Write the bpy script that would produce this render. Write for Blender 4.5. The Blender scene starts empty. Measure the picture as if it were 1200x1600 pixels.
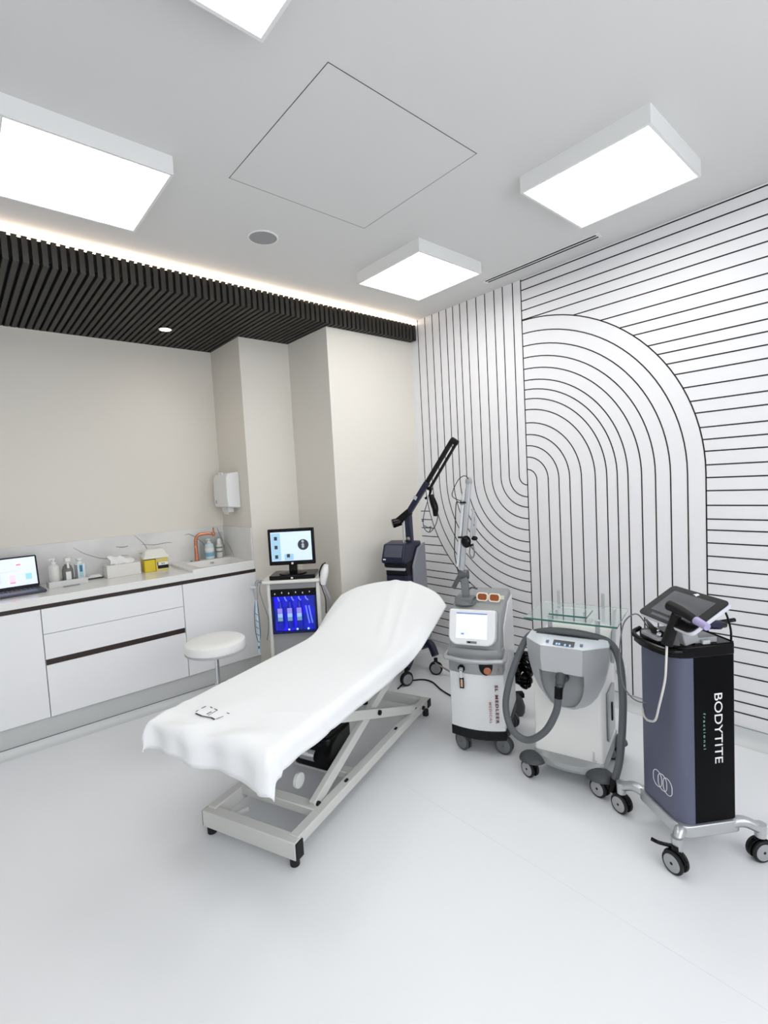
import bpy, bmesh, math, random
from mathutils import Matrix, Vector
PI = math.pi
random.seed(7)
C = bpy.context.scene.collection
SC = bpy.context.scene

# ------------------------------------------------------------------ camera, world, exposure
cam_d = bpy.data.cameras.new('camera'); cam = bpy.data.objects.new('camera', cam_d); C.objects.link(cam)
yaw, pitch, roll = -0.7142, -0.0639, -0.0544
_r = Vector((math.cos(yaw), math.sin(yaw), 0)); _f = Vector((-math.sin(yaw), math.cos(yaw), 0)); _u = Vector((0, 0, 1))
f2 = math.cos(pitch)*_f + math.sin(pitch)*_u; u2 = -math.sin(pitch)*_f + math.cos(pitch)*_u
r3 = math.cos(roll)*_r + math.sin(roll)*u2; u3 = -math.sin(roll)*_r + math.cos(roll)*u2
cam.matrix_world = Matrix(((r3.x, u3.x, -f2.x, -3.149), (r3.y, u3.y, -f2.y, -3.924), (r3.z, u3.z, -f2.z, 1.533), (0, 0, 0, 1)))
cam_d.sensor_fit = 'HORIZONTAL'; cam_d.sensor_width = 36; cam_d.lens = 777.27*36/1200
cam_d.clip_start = 0.05; cam_d.clip_end = 60
SC.camera = cam
w = bpy.data.worlds.new('world'); SC.world = w; w.use_nodes = True
w.node_tree.nodes['Background'].inputs[0].default_value = (0.9, 0.95, 1, 1)
w.node_tree.nodes['Background'].inputs[1].default_value = 0.3
SC.view_settings.view_transform = 'Standard'; SC.view_settings.look = 'None'
SC.view_settings.gamma = 1; SC.view_settings.use_curve_mapping = False
SC.view_settings.exposure = 0.15
LAMP = 8.0          # radiance of the ceiling lamps
FILL = 2.4             # radiance of the added fill window
COVE = 24.0          # radiance of the warm LED strip
H = 2.887            # ceiling height
ZS = 2.717           # underside of the slatted drop ceiling

# ------------------------------------------------------------------ helpers
def lin(c):
    c = c/255.0
    return c/12.92 if c <= 0.04045 else ((c+0.055)/1.055)**2.4
MATS = {}
def mat(name, rgb, rough=0.5, metal=0.0, spec=0.5, emit=None, es=1.0, trans=0.0, ior=1.45, nz=0.03, nscale=12, bump=0.0, coat=0.0, alpha=1.0):
    if name in MATS: return MATS[name]
    m = bpy.data.materials.new(name); m.use_nodes = True
    nt = m.node_tree; b = nt.nodes['Principled BSDF']
    col = (lin(rgb[0]), lin(rgb[1]), lin(rgb[2]), 1)
    b.inputs['Base Color'].default_value = col
    b.inputs['Roughness'].default_value = rough; b.inputs['Metallic'].default_value = metal
    b.inputs['Specular IOR Level'].default_value = spec; b.inputs['IOR'].default_value = ior
    b.inputs['Coat Weight'].default_value = coat; b.inputs['Alpha'].default_value = alpha
    b.inputs['Transmission Weight'].default_value = trans
    tc = nt.nodes.new('ShaderNodeTexCoord'); n = nt.nodes.new('ShaderNodeTexNoise')
    n.inputs['Scale'].default_value = nscale; n.inputs['Detail'].default_value = 3
    nt.links.new(tc.outputs['Object'], n.inputs['Vector'])
    mr = nt.nodes.new('ShaderNodeMapRange')
    mr.inputs['To Min'].default_value = max(0.02, rough-nz); mr.inputs['To Max'].default_value = min(1, rough+nz)
    nt.links.new(n.outputs['Fac'], mr.inputs['Value']); nt.links.new(mr.outputs['Result'], b.inputs['Roughness'])
    if bump:
        bp = nt.nodes.new('ShaderNodeBump'); bp.inputs['Strength'].default_value = bump; bp.inputs['Distance'].default_value = 0.002
        nt.links.new(n.outputs['Fac'], bp.inputs['Height']); nt.links.new(bp.outputs['Normal'], b.inputs['Normal'])
    if emit:
        b.inputs['Emission Color'].default_value = (lin(emit[0]), lin(emit[1]), lin(emit[2]), 1)
        b.inputs['Emission Strength'].default_value = es
    MATS[name] = m
    return m

def basis(o, x, y, z=None):
    x = Vector(x).normalized(); y = Vector(y); y = (y - x*y.dot(x)).normalized(); z = x.cross(y)
    return Matrix(((x.x, y.x, z.x, o[0]), (x.y, y.y, z.y, o[1]), (x.z, y.z, z.z, o[2]), (0, 0, 0, 1)))

def catmull(pts, sub=6):
    P = [Vector(p) for p in pts]
    if len(P) < 3: return P
    out = []
    for i in range(len(P)-1):
        p0 = P[i-1] if i > 0 else P[0]*2-P[1]
        p1, p2 = P[i], P[i+1]
        p3 = P[i+2] if i+2 < len(P) else P[-1]*2-P[-2]
        for k in range(sub):
            t = k/sub
            out.append(0.5*((2*p1)+(p2-p0)*t+(2*p0-5*p1+4*p2-p3)*t*t+(3*p1-p0-3*p2+p3)*t**3))
    out.append(P[-1]); return out

def rrect(x0, y0, x1, y1, r, n=5):
    """rounded rectangle polygon; r a number or 4 radii (x0y0, x1y0, x1y1, x0y1)"""
    rs = r if isinstance(r, (tuple, list)) else (r,)*4
    out = []
    for (cx, cy, a0, q) in ((x0, y0, PI, rs[0]), (x1, y0, 1.5*PI, rs[1]), (x1, y1, 0, rs[2]), (x0, y1, 0.5*PI, rs[3])):
        if q <= 0: out.append((cx, cy)); continue
        mx = cx + q if cx == x0 else cx - q
        my = cy + q if cy == y0 else cy - q
        for k in range(n+1):
            a = a0 + 0.5*PI*k/n
            out.append((mx+q*math.cos(a), my+q*math.sin(a)))
    return out

class MB:
    def __init__(s): s.v = []; s.f = []; s.m = []; s.mi = 0; s.M = Matrix.Identity(4)
    def add(s, vs, fs, M=None):
        T = s.M @ M if M is not None else s.M
        o = len(s.v)
        s.v += [T @ Vector(p) for p in vs]
        for f in fs: s.f.append([o+i for i in f]); s.m.append(s.mi)
        return s
    def box(s, c, d, M=None):
        x, y, z = d[0]/2, d[1]/2, d[2]/2
        vs = [(c[0]+a*x, c[1]+b*y, c[2]+e*z) for a in (-1, 1) for b in (-1, 1) for e in (-1, 1)]
        return s.add(vs, [(0, 1, 3, 2), (4, 6, 7, 5), (0, 4, 5, 1), (2, 3, 7, 6), (0, 2, 6, 4), (1, 5, 7, 3)], M)
    def bb(s, x0, y0, z0, x1, y1, z1, M=None):
        return s.box(((x0+x1)/2, (y0+y1)/2, (z0+z1)/2), (abs(x1-x0), abs(y1-y0), abs(z1-z0)), M)
    def loft(s, rings, cap=True, M=None, closed=True):
        n = len(rings[0]); vs = [p for r in rings for p in r]; fs = []
        for i in range(len(rings)-1):
            for k in range(n if closed else n-1):
                a, b = i*n+k, i*n+(k+1) % n
                fs.append((a, b, b+n, a+n))
        if cap: fs.append(tuple(range(n))[::-1]); fs.append(tuple((len(rings)-1)*n+k for k in range(n)))
        return s.add(vs, fs, M)
    def prism(s, poly, z0, z1, M=None):
        return s.loft([[(p[0], p[1], z0) for p in poly], [(p[0], p[1], z1) for p in poly]], True, M)
    def lathe(s, prof, c=(0, 0, 0), n=32, M=None, cap=True):
        rings = [[(c[0]+r*math.cos(2*PI*k/n), c[1]+r*math.sin(2*PI*k/n), c[2]+z) for k in range(n)] for r, z in prof]
        return s.loft(rings, cap, M)
    def tube(s, pts, r, n=10, sub=6, smooth=True, cap=True, M=None):
        P = catmull(pts, sub) if smooth else [Vector(p) for p in pts]
        L = len(P); rr = r if callable(r) else (lambda t: r)
        rings = []; prev = None
        for i in range(L):
            t = (P[min(i+1, L-1)]-P[max(i-1, 0)])
            t = t.normalized() if t.length > 1e-9 else Vector((0, 0, 1))
            if prev is None:
                a = Vector((0, 0, 1)) if abs(t.z) < 0.9 else Vector((1, 0, 0))
                nx = t.cross(a).normalized()
            else:
                nx = prev - t*prev.dot(t)
                nx = nx.normalized() if nx.length > 1e-6 else t.cross(Vector((1, 0, 0.3))).normalized()
            ny = t.cross(nx); prev = nx; q = rr(i/(L-1))
            rings.append([P[i]+q*(math.cos(2*PI*k/n)*nx+math.sin(2*PI*k/n)*ny) for k in range(n)])
        return s.loft(rings, cap, M)
    def cyl(s, p0, p1, r0, r1=None, n=24, M=None):
        r1 = r0 if r1 is None else r1
        return s.tube([p0, p1], lambda t: r0+(r1-r0)*t, n=n, smooth=False, M=M)
    def bar(s, p0, p1, w, h, up=(0, 0, 1), M=None):
        """square bar from p0 to p1: w across, h along up"""
        p0, p1 = Vector(p0), Vector(p1); x = p1-p0; L = x.length
        B = basis(p0, x, Vector(up).cross(x)); 
        return s.add(*_boxvf(0, -w/2, -h/2, L, w/2, h/2), (M @ B) if M is not None else B)
    def sphere(s, c, r, sc=(1, 1, 1), n=20, M=None):
        prof = [(max(1e-4, math.sin(PI*k/12)), -math.cos(PI*k/12)) for k in range(13)]
        rings = [[(c[0]+r*sc[0]*a*math.cos(2*PI*k/n), c[1]+r*sc[1]*a*math.sin(2*PI*k/n), c[2]+r*sc[2]*z) for k in range(n)] for a, z in prof]
        return s.loft(rings, True, M)
    def grid(s, fn, nu, nv, M=None):
        vs = [fn(i/nu, j/nv) for i in range(nu+1) for j in range(nv+1)]
        fs = [(i*(nv+1)+j, (i+1)*(nv+1)+j, (i+1)*(nv+1)+j+1, i*(nv+1)+j+1) for i in range(nu) for j in range(nv)]
        return s.add(vs, fs, M)
    def build(s, name, mats, parent=None, bevel=0, seg=2, angle=35, loc=None, solid=0, kind=None):
        me = bpy.data.meshes.new(name)
        me.from_pydata([tuple(p) for p in s.v], [], s.f)
        for p, mi in zip(me.polygons, s.m): p.material_index = mi; p.use_smooth = True
        bm = bmesh.new(); bm.from_mesh(me); bmesh.ops.recalc_face_normals(bm, faces=bm.faces); bm.to_mesh(me); bm.free()
        me.set_sharp_from_angle(angle=math.radians(angle))
        for m in (mats if isinstance(mats, (list, tuple)) else [mats]): me.materials.append(m)
        o = bpy.data.objects.new(name, me); C.objects.link(o)
        if parent is not None: o.parent = parent
        if loc: o.location = loc
        if solid:
            md = o.modifiers.new('solid', 'SOLIDIFY'); md.thickness = solid; md.offset = -1
        if bevel:
            md = o.modifiers.new('bevel', 'BEVEL'); md.width = bevel; md.segments = seg; md.limit_method = 'ANGLE'; md.angle_limit = math.radians(35)
            md.harden_normals = False
        if kind: o['kind'] = kind
        return o
def _boxvf(x0, y0, z0, x1, y1, z1):
    vs = [(a, b, e) for a in (x0, x1) for b in (y0, y1) for e in (z0, z1)]
    return vs, [(0, 1, 3, 2), (4, 6, 7, 5), (0, 4, 5, 1), (2, 3, 7, 6), (0, 2, 6, 4), (1, 5, 7, 3)]

def tag(o, label, cat, group=None):
    o['label'] = label; o['category'] = cat
    if group: o['group'] = group
    return o
def thing(name, label, cat, loc=(0, 0, 0), rz=0, group=None):
    o = bpy.data.objects.new(name, None); C.objects.link(o)
    o.empty_display_size = 0.05
    o.location = loc; o.rotation_euler = (0, 0, rz)
    return tag(o, label, cat, group)
def dup(root, loc, rz, label, group=None):
    r = root.copy(); C.objects.link(r); r.location = loc; r.rotation_euler = (0, 0, rz); r['label'] = label
    if group: r['group'] = group
    for ch in list(root.children):
        c = ch.copy(); C.objects.link(c); c.parent = r
        for g in ch.children:
            d = g.copy(); C.objects.link(d); d.parent = c
    return r
def text(body, size, depth=0.0006, space=1.0, fat=0.0):
    cu = bpy.data.curves.new('t', 'FONT'); cu.body = body; cu.size = size; cu.extrude = depth; cu.space_character = space; cu.offset = fat; cu.align_x = 'CENTER'; cu.align_y = 'CENTER'
    o = bpy.data.objects.new('t', cu); C.objects.link(o)
    bpy.context.view_layer.update()
    me = bpy.data.meshes.new_from_object(o.evaluated_get(bpy.context.evaluated_depsgraph_get()))
    vs = [tuple(v.co) for v in me.vertices]; fs = [tuple(p.vertices) for p in me.polygons]
    bpy.data.objects.remove(o); bpy.data.curves.remove(cu); bpy.data.meshes.remove(me)
    return vs, fs
def rz_of(e): return math.atan2(e[1], e[0])
def attach(o, p):
    """make o, built in room coordinates, a part of p"""
    o.parent = p; o.matrix_parent_inverse = (Matrix.Translation(p.location) @ Matrix.Rotation(p.rotation_euler[2], 4, 'Z')).inverted(); return o

# ------------------------------------------------------------------ materials
M_cream = mat('cream_paint', (229, 225, 216), 0.7, bump=0.05, nscale=120)
M_ceil = mat('ceiling_paint', (218, 218, 217), 0.8, bump=0.04, nscale=90)
M_panel = mat('feature_panel', (236, 236, 238), 0.55, nscale=40)
M_groove = mat('groove_dark', (40, 30, 28), 0.7)
M_floor = mat('floor_resin', (234, 236, 238), 0.33, spec=0.4, nz=0.05, nscale=3)
M_cove = mat('vinyl_cove', (214, 217, 217), 0.4)
M_seam = mat('vinyl_seam', (150, 152, 154), 0.6)
M_slat = mat('slat_charcoal', (56, 55, 51), 0.55, nscale=30, spec=0.35)
M_void = mat('slat_backing_black', (10, 10, 10), 0.9)
M_white = mat('white_lacquer', (241, 242, 244), 0.4)
M_plastic = mat('white_plastic', (232, 233, 232), 0.35)
M_plasticw = mat('warm_white_plastic', (226, 225, 220), 0.35)
M_steelp = mat('white_powder_coat', (214, 214, 210), 0.4)
M_grey = mat('grey_plastic', (152, 154, 156), 0.4)
M_grey2 = mat('mid_grey_plastic', (112, 115, 118), 0.42)
M_lgrey = mat('light_grey_plastic', (186, 189, 191), 0.4)
M_dgrey = mat('dark_grey_plastic', (72, 75, 78), 0.45)
M_hub = mat('hub_grey', (166, 168, 170), .4)
M_hose = mat('grey_rubber_hose', (92, 95, 98), 0.5)
M_rubber = mat('black_rubber', (20, 20, 21), 0.6)
M_black = mat('black_gloss', (8, 8, 9), 0.2, spec=0.25)
M_blackm = mat('black_matte', (14, 14, 15), 0.5, spec=0.3)
M_brown = mat('dark_brown_strip', (48, 36, 33), 0.5)
M_alu = mat('aluminium', (196, 198, 200), 0.33, metal=0.75)
M_silver = mat('silver_paint', (176, 179, 182), 0.35, metal=0.35)
M_chrome = mat('chrome', (215, 217, 220), 0.12, metal=1.0)
M_copper = mat('copper', (206, 140, 112), 0.28, metal=0.8)
M_navy = mat('navy_plastic', (24, 27, 52), 0.35)
M_navyp = mat('navy_metal_paint', (98, 102, 122), 0.36, metal=0.4)
M_leather = mat('white_vinyl_upholstery', (236, 236, 234), 0.38)
M_towel = mat('white_towel', (240, 242, 243), 0.9, bump=0.35, nscale=220)
M_diff = mat('lamp_diffuser', (255, 255, 255), 0.6, emit=(255, 254, 252), es=LAMP)
M_led = mat('led_strip', (255, 240, 225), 0.6, emit=(255, 232, 208), es=COVE)
M_spot = mat('downlight_glow', (255, 240, 225), 0.6, emit=(255, 232, 205), es=30)
M_ink = mat('dark_ink', (45, 45, 52), 0.7)
M_letter = mat('white_lettering', (238, 238, 240), 0.5)
M_red = mat('maroon_print', (98, 48, 48), 0.6)
M_teal = mat('pale_teal_print', (140, 196, 184), 0.6)
M_orange = mat('amber_lens', (150, 72, 24), 0.12, spec=0.7)
M_yellow = mat('yellow_plastic', (222, 196, 40), 0.35)
M_clear = mat('clear_plastic', (235, 240, 240), 0.06, trans=0.94, ior=1.2)
M_glass = mat('shelf_glass', (240, 250, 247), 0.02, trans=1.0, ior=1.45)
M_glassedge = mat('green_glass_edge', (52, 108, 98), 0.15)
M_marble = None

# marble backsplash: procedural veins kept very soft
def marble():
    m = mat('marble_splash', (222, 223, 222), 0.25)
    nt = m.node_tree; b = nt.nodes['Principled BSDF']
    tc = nt.nodes.new('ShaderNodeTexCoord'); n = nt.nodes.new('ShaderNodeTexNoise'); n.inputs['Scale'].default_value = 2.2; n.inputs['Detail'].default_value = 5
    cr = nt.nodes.new('ShaderNodeValToRGB'); cr.color_ramp.elements[0].color = (lin(206), lin(207), lin(206), 1); cr.color_ramp.elements[1].color = (lin(232), lin(232), lin(230), 1)
    cr.color_ramp.elements[0].position = 0.35; cr.color_ramp.elements[1].position = 0.6
    nt.links.new(tc.outputs['Object'], n.inputs['Vector']); nt.links.new(n.outputs['Fac'], cr.inputs['Fac']); nt.links.new(cr.outputs['Color'], b.inputs['Base Color'])
    return m
M_marble = marble()
M_vein = mat('marble_vein', (138, 132, 128), 0.4)
M_veinb = mat('marble_vein_brown', (150, 118, 98), 0.4)

# ------------------------------------------------------------------ the room
XL, YR = -4.45, -5.0
YA, YB, YC = -0.779, -0.212, 0.339        # pier front, second pier front, back wall
XA, XB = -0.902, -1.345
MB().bb(XL-.1, YR-.1, -.1, .1, YC+.1, 0).build('floor', M_floor, kind='structure')
m = MB(); m.bb(XL-.1, YR-.1, H, .1, YC+.1, H+.1); m.build('ceiling', M_ceil, kind='structure')
MB().bb(XL-.1, YR, 0, XL, YC, H).build('wall_left', M_panel, kind='structure')
WX0, WX1, WZ0, WZ1 = -4.1, -.7, .75, 2.6      # unseen window added behind the viewpoint as fill light, with a glowing pane
m = MB(); m.bb(XL-.1, YR-.1, 0, WX0, YR, H); m.bb(WX1, YR-.1, 0, .1, YR, H); m.bb(WX0, YR-.1, 0, WX1, YR, WZ0); m.bb(WX0, YR-.1, WZ1, WX1, YR, H)
m.build('wall_rear', M_panel, kind='structure')
m = MB(); g = .05
for x in (WX0, (WX0+WX1)/2-g/2, WX1-g): m.bb(x, YR-.075, WZ0, x+g, YR-.025, WZ1)
m.bb(WX0+g, YR-.075, WZ0, WX1-g, YR-.025, WZ0+g); m.bb(WX0+g, YR-.075, WZ1-g, WX1-g, YR-.025, WZ1)
wf = m.build('fill_window', M_plastic, kind='structure')
MB().bb(WX0+g, YR-.062, WZ0+g, WX1-g, YR-.052, WZ1-g).build('fill_pane', mat('fill_glow', (245, 246, 248), .6, emit=(248, 251, 255), es=FILL), wf)  # emissive sheet added to light the cabinet fronts and near floor
MB().bb(XL-.1, YC, 0, XB, YC+.1, ZS).build('wall_back', M_cream, kind='structure')
MB().bb(XB, YB, 0, XA, YC+.1, ZS).build('wall_niche', M_cream, kind='structure')
MB().bb(XA, YA, 0, 0, YC+.1, ZS).build('wall_pier', M_cream, kind='structure')
MB().bb(0, YR, 0, .1, YC+.1, H).build('wall_right', M_panel, kind='structure')

# stripes of the feature wall: dark inlaid strips, a pattern of the wall (one mesh under it)
st = MB(); T = 0.0012; W = 0.0036
def vline(y, z0, z1, wd=W): st.bb(-T, y-wd, z0, .0005, y+wd, z1)
def hline(z, y0, y1, wd=W): st.bb(-T, min(y0, y1), z-wd, .0005, max(y0, y1), z+wd)
def arc(cy, cz, r, a0, a1, n=28, wd=W):
    R0 = []; R1 = []
    rings = []
    for k in range(n+1):
        a = a0+(a1-a0)*k/n; c_, s_ = math.cos(a), math.sin(a)
        rings.append([(-T, cy+(r-wd)*c_, cz+(r-wd)*s_), (-T, cy+(r+wd)*c_, cz+(r+wd)*s_), (.0005, cy+(r+wd)*c_, cz+(r+wd)*s_), (.0005, cy+(r-wd)*c_, cz+(r-wd)*s_)])
    st.loft(rings)
YSP = -1.892
vline(YSP, .09, H)
RL = [.068, .154, .229, .313, .396, .484, .558, .630, .700, .778, .857, .940, 1.027]
for r in RL:
    vline(YSP+r, 1.51, H)
    arc(YSP, 1.51, r, -PI/2, 0)
RR = [.076, .165, .246, .325, .408, .501, .576, .642, .707, .787, .865, .947, 1.035, 1.126]
for r in RR:
    vline(YSP-r, .09, 1.477)
    arc(YSP, 1.477, r, PI/2, PI)
zl = [1.240, 1.166, 1.092, 1.018, .943, .867, .795, .716, .655, .590, .520, .445, .372, .300, .228, .156]
for z in zl:                       # left of / under the left arcs
    dz = 1.51-z
    y1 = YSP if dz > RL[-1] else YSP+math.sqrt(RL[-1]**2-dz*dz)
    hline(z, -0.795, y1)
zr = [2.876, 2.811, 2.737, 2.672, 2.608, 2.536, 2.454, 2.377, 2.313, 2.232, 2.171, 2.106, 2.039, 1.957, 1.877, 1.809, 1.727, 1.66, 1.595, 1.52, 1.45, 1.378, 1.297, 1.221, 1.16, 1.088, 1.014, .938, .862, .797, .725, .649, .582, .522, .443, .367, .287, .223, .162]
for z in zr:
    dz = z-1.477
    y1 = YSP if dz > RR[-1] else (YSP-RR[-1] if dz < 0 else YSP-math.sqrt(RR[-1]**2-dz*dz))
    hline(z, YR+.01, y1)
st.build('stripe_pattern', M_groove, bpy.data.objects['wall_right'])
# coved vinyl skirting
def cove(name, p0, p1, nrm, h=.088, dx=.05):
    p0 = Vector(p0); p1 = Vector(p1); n = Vector(nrm)
    prof = [(0, h), (.006, h), (.006, .045)] + [(.006+dx*(1-math.cos(a)), .045-.043*math.sin(a)) for a in [PI/2*k/6 for k in range(1, 7)]] + [(.006+dx, .0), (0, 0)]
    mb = MB(); mb.loft([[tuple(p+n*a+Vector((0, 0, z))) for a, z in prof] for p in (p0, p1)])
    mb.mi = 1
    q0 = p0+n*.0065; q1 = p1+n*.0065; 
    mb.bb(min(q0.x, q1.x)-.001, min(q0.y, q1.y)-.001, h-.004, max(q0.x, q1.x)+.001, max(q0.y, q1.y)+.001, h+.001)
    return mb.build(name, [M_cove, M_seam], kind='structure')
cove('baseboard_right', (0, YR, 0), (0, YA, 0), (-1, 0, 0))
cove('baseboard_pier', (XA, YA, 0), (0, YA, 0), (0, -1, 0))
cove('baseboard_niche', (XB, YB, 0), (XA, YB, 0), (0, -1, 0))
# faint welded seams of the floor vinyl
m = MB(); m.bb(-1.552, -4.9, 0, -1.549, -.3, .0004); m.build('trim_1', mat('floor_weld', (228, 230, 232), 0.4), kind='structure')

# slatted drop ceiling: backing box and charcoal slats, the slats being its surface pattern
YS = -0.85
m = MB(); m.mi = 1; m.bb(XL, YS+.022, ZS+.03, -.002, YC+.09, 2.846)
m.mi = 0
P = .0415; n = int(4.43/P)
for k in range(n):
    x = -.004-(k+.5)*P
    m.bb(x-.0125, YS, ZS, x+.0125, YC+.08, ZS+.034)
    m.bb(x-.0125, YS, ZS+.0335, x+.0125, YS+.03, 2.846)
m.build('ceiling_slatted', [M_slat, M_void], kind='structure')
tag(MB().bb(XL+.01, YS+.042, 2.8465, -.01, YS+.056, 2.856).build('led_strip', M_led), 'warm white LED strip glowing on top of the dark slatted fascia', 'light strip')

# ------------------------------------------------------------------ ceiling fittings
def make_light(label, loc, sx=.5655, sy=.565):
    t = thing('ceiling_light', label, 'ceiling light', loc, 0, 'square ceiling lights')
    a, b, h = sx/2, sy/2, .074
    m = MB(); f = .012
    m.bb(-a, -b, -h, -a+f, b, 0); m.bb(a-f, -b, -h, a, b, 0); m.bb(-a+f, -b, -h, a-f, -b+f, 0); m.bb(-a+f, b-f, -h, a-f, b, 0)
    m.bb(-a+f, -b+f, -.01, a-f, b-f, -.002)
    m.build('frame', M_plastic, t)
    MB().bb(-a+f, -b+f, -h+.001, a-f, b-f, -h+.009).build('diffuser', M_diff, t)
    return t
l0 = make_light('square surface ceiling light nearest the feature wall corner, beside the slatted drop ceiling', (-.7585, -1.6345, H))
dup(l0, (-.777, -2.874, H), 0, 'square ceiling light at the right, above the horizontal stripes and the dark body-contouring cart')
dup(l0, (-2.64, -1.5415, H), 0, 'square ceiling light over the counter side, left of the round speaker')
dup(l0, (-2.642, -2.872, H), 0, 'square ceiling light cut off by the top edge of the photo')
t = thing('access_hatch', 'large square flush access panel with a thin dark outline in the ceiling', 'access panel', (-1.7355, -2.199, H))
MB().box((0, 0, -.0004), (.757, .754, .0008)).build('panel', M_ceil, t)
m = MB(); g = .0022; a, b = .3797, .378
for s in (-1, 1): m.box((s*a, 0, -.0006), (g, 2*b+g, .0012)); m.box((0, s*b, -.0006), (2*a+g, g, .0012))
m.build('shadow_gap', mat('hatch_gap', (70, 70, 70), 0.9), t)
t = thing('ceiling_speaker', 'round grey flush ceiling speaker grille between the hatch and the slatted ceiling', 'speaker', (-1.75, -1.43, H))
MB().lathe([(.082, 0), (.082, -.004), (.074, -.006), (.074, -.003)], n=48).build('rim', M_plastic, t)
MB().lathe([(.0735, -.002), (.0735, -.0045), (.03, -.0052), (.001, -.0055)], n=48).build('grille', mat('speaker_grille', (150, 152, 154), 0.6, bump=0.6, nscale=600), t)
t = thing('linear_vent', 'slim white two-slot linear air vent in the ceiling by the striped wall', 'air vent', (-.19, -2.14, H))
m = MB(); m.box((0, 0, -.003), (.064, .83, .006)); m.build('frame', M_plastic, t)
for s in (-.015, .015): MB().box((s, 0, -.0045), (.014, .79, .006)).build('slot', M_blackm, t)
t = thing('downlight', 'small round glowing downlight set in the dark slatted ceiling', 'downlight', (-1.869, -.127, ZS))
MB().lathe([(.044, .010), (.048, -.004), (.038, -.006), (.036, .012)], n=32).build('rim', M_chrome, t)
MB().lathe([(.036, .004), (.036, -.003), (.001, -.005)], n=32).build('bulb', M_spot, t)
ld = bpy.data.lights.new('downlight_beam', 'SPOT'); ld.energy = 3.5; ld.color = (1, .87, .72); ld.spot_size = 2.2; ld.spot_blend = 1; ld.shadow_soft_size = .03
lo = bpy.data.objects.new('downlight_beam', ld); C.objects.link(lo); lo.parent = t; lo.location = (0, 0, -.03)

# ------------------------------------------------------------------ counter run
YD = -.228
def cab(label, x0, x1, fronts, h0=.171, h1=.862):
    t = thing('base_cabinet', label, 'cabinet', ((x0+x1)/2, YD, 0), 0, 'white base cabinets under the worktop')
    w2 = (x1-x0)/2
    MB().bb(-w2+.001, .020, .166, w2-.001, YC-YD-.002, .874).build('body', M_white, t)
    m = MB(); m.bb(-w2, .012, 0, w2, .06, .166); m.build('plinth', mat('plinth_grey', (200, 202, 201), .5), t)
    for (nm, z0, z1) in fronts:
        MB().bb(-w2+.0022, 0, z0, w2-.0022, .0195, z1).build(nm, M_white, t, bevel=.001)
    return t
XS = [-3.64, -2.787, -1.929, XB-.002]
cab('white base cabinet with plain door at the far left under the laptop', XS[0], XS[1], [('door', .171, .852)])
c = cab('white drawer cabinet with three wide drawers in the middle of the counter', XS[1], XS[2], [('drawer', .6945, .852), ('drawer', .534, .6915), ('drawer', .171, .497)])
MB().bb(-.425, .004, .4975, .425, .0185, .5335).build('finger_groove', M_brown, c)
cab('white base cabinet with plain door under the washbasin, behind the round stool', XS[2], XS[3], [('door', .171, .852)])
cab('white base cabinet beyond the left edge of the photo', -4.44, XS[0], [('door', .171, .852)])
# dark finger pull rail under the worktop
m = MB(); m.bb(-4.44, YD+.002, .8535, XB-.001, YD+.0195, .8795); m.build('finger_rail', M_brown)
tag(bpy.data.objects['finger_rail'], 'long dark brown finger-pull rail running under the white worktop edge', 'handle rail')
# thin vinyl cove line at the foot of the plinth
m = MB(); prof = [(0, .05), (.010, .05), (.010, .046)] + [(.010+.05*(1-math.cos(a)), .046-.044*math.sin(a)) for a in [PI/2*k/6 for k in range(1, 7)]] + [(.06, 0), (0, 0)]
m.loft([[(x, YD+.012-a, z) for a, z in prof] for x in (-4.44, XB)]); m.mi = 1
m.bb(-4.44, YD+.0005, .0485, XB, YD+.004, .0515)
m.build('baseboard_back', [M_cove, mat('cove_line', (70, 72, 74), .6)], kind='structure')
# worktop with moulded basin
BX0, BX1, BY0, BY1, ZB, ZW = -1.845, XB-.003, YD-.006, .262, .950, .928
t = thing('worktop', 'long glossy white worktop with a moulded washbasin at its right end', 'worktop', (-2.6, 0, .8795))
M_top = mat('worktop_gloss', (236, 236, 234), .16, spec=.5)
ox, oz = 2.6, -.8795
m = MB(); m.bb(-4.44+ox, YD-.004, 0, BX0+.01+ox, YC-.001, ZW+oz)
m.bb(BX0+.01+ox, BY1-.004, 0, XB-.002+ox, YC-.001, ZW+oz)
m.build('slab', M_top, t, bevel=.003)
# basin: outer rim, sloping inside
m = MB()
def ring(x0, y0, x1, y1, r, z): return [(p[0]+ox, p[1], z+oz) for p in rrect(x0, y0, x1, y1, r, 5)]
m.loft([ring(BX0, BY0, BX1, BY1, .012, .8800), ring(BX0, BY0, BX1, BY1, .012, ZB-.004), ring(BX0+.005, BY0+.005, BX1-.005, BY1-.005, .012, ZB),
        ring(BX0+.075, BY0+.045, BX1-.035, BY1-.085, .04, ZB-.002), ring(BX0+.09, BY0+.06, BX1-.05, BY1-.10, .05, ZB-.02), ring(BX0+.13, BY0+.10, BX1-.09, BY1-.13, .06, ZB-.055),
        ring(BX0+.22, BY0+.17, BX1-.19, BY1-.19, .03, ZB-.064)], True)
m.build('basin', M_top, t, angle=25)
m = MB(); m.lathe([(.017, -.002), (.017, .006), (.013, .009), (.005, .010)], c=(-1.548+ox, BY1-.114, 0), n=20, M=None); 
o = m.build('overflow_cap', M_chrome, t); o.location = (0, 0, ZB-.03+oz)
m = MB(); m.lathe([(.022, 0), (.024, .004), (.02, .010), (.004, .012)], c=(-1.693+ox, .20, ZB+oz-.001), n=20); m.build('drain_button', M_chrome, t)

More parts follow.
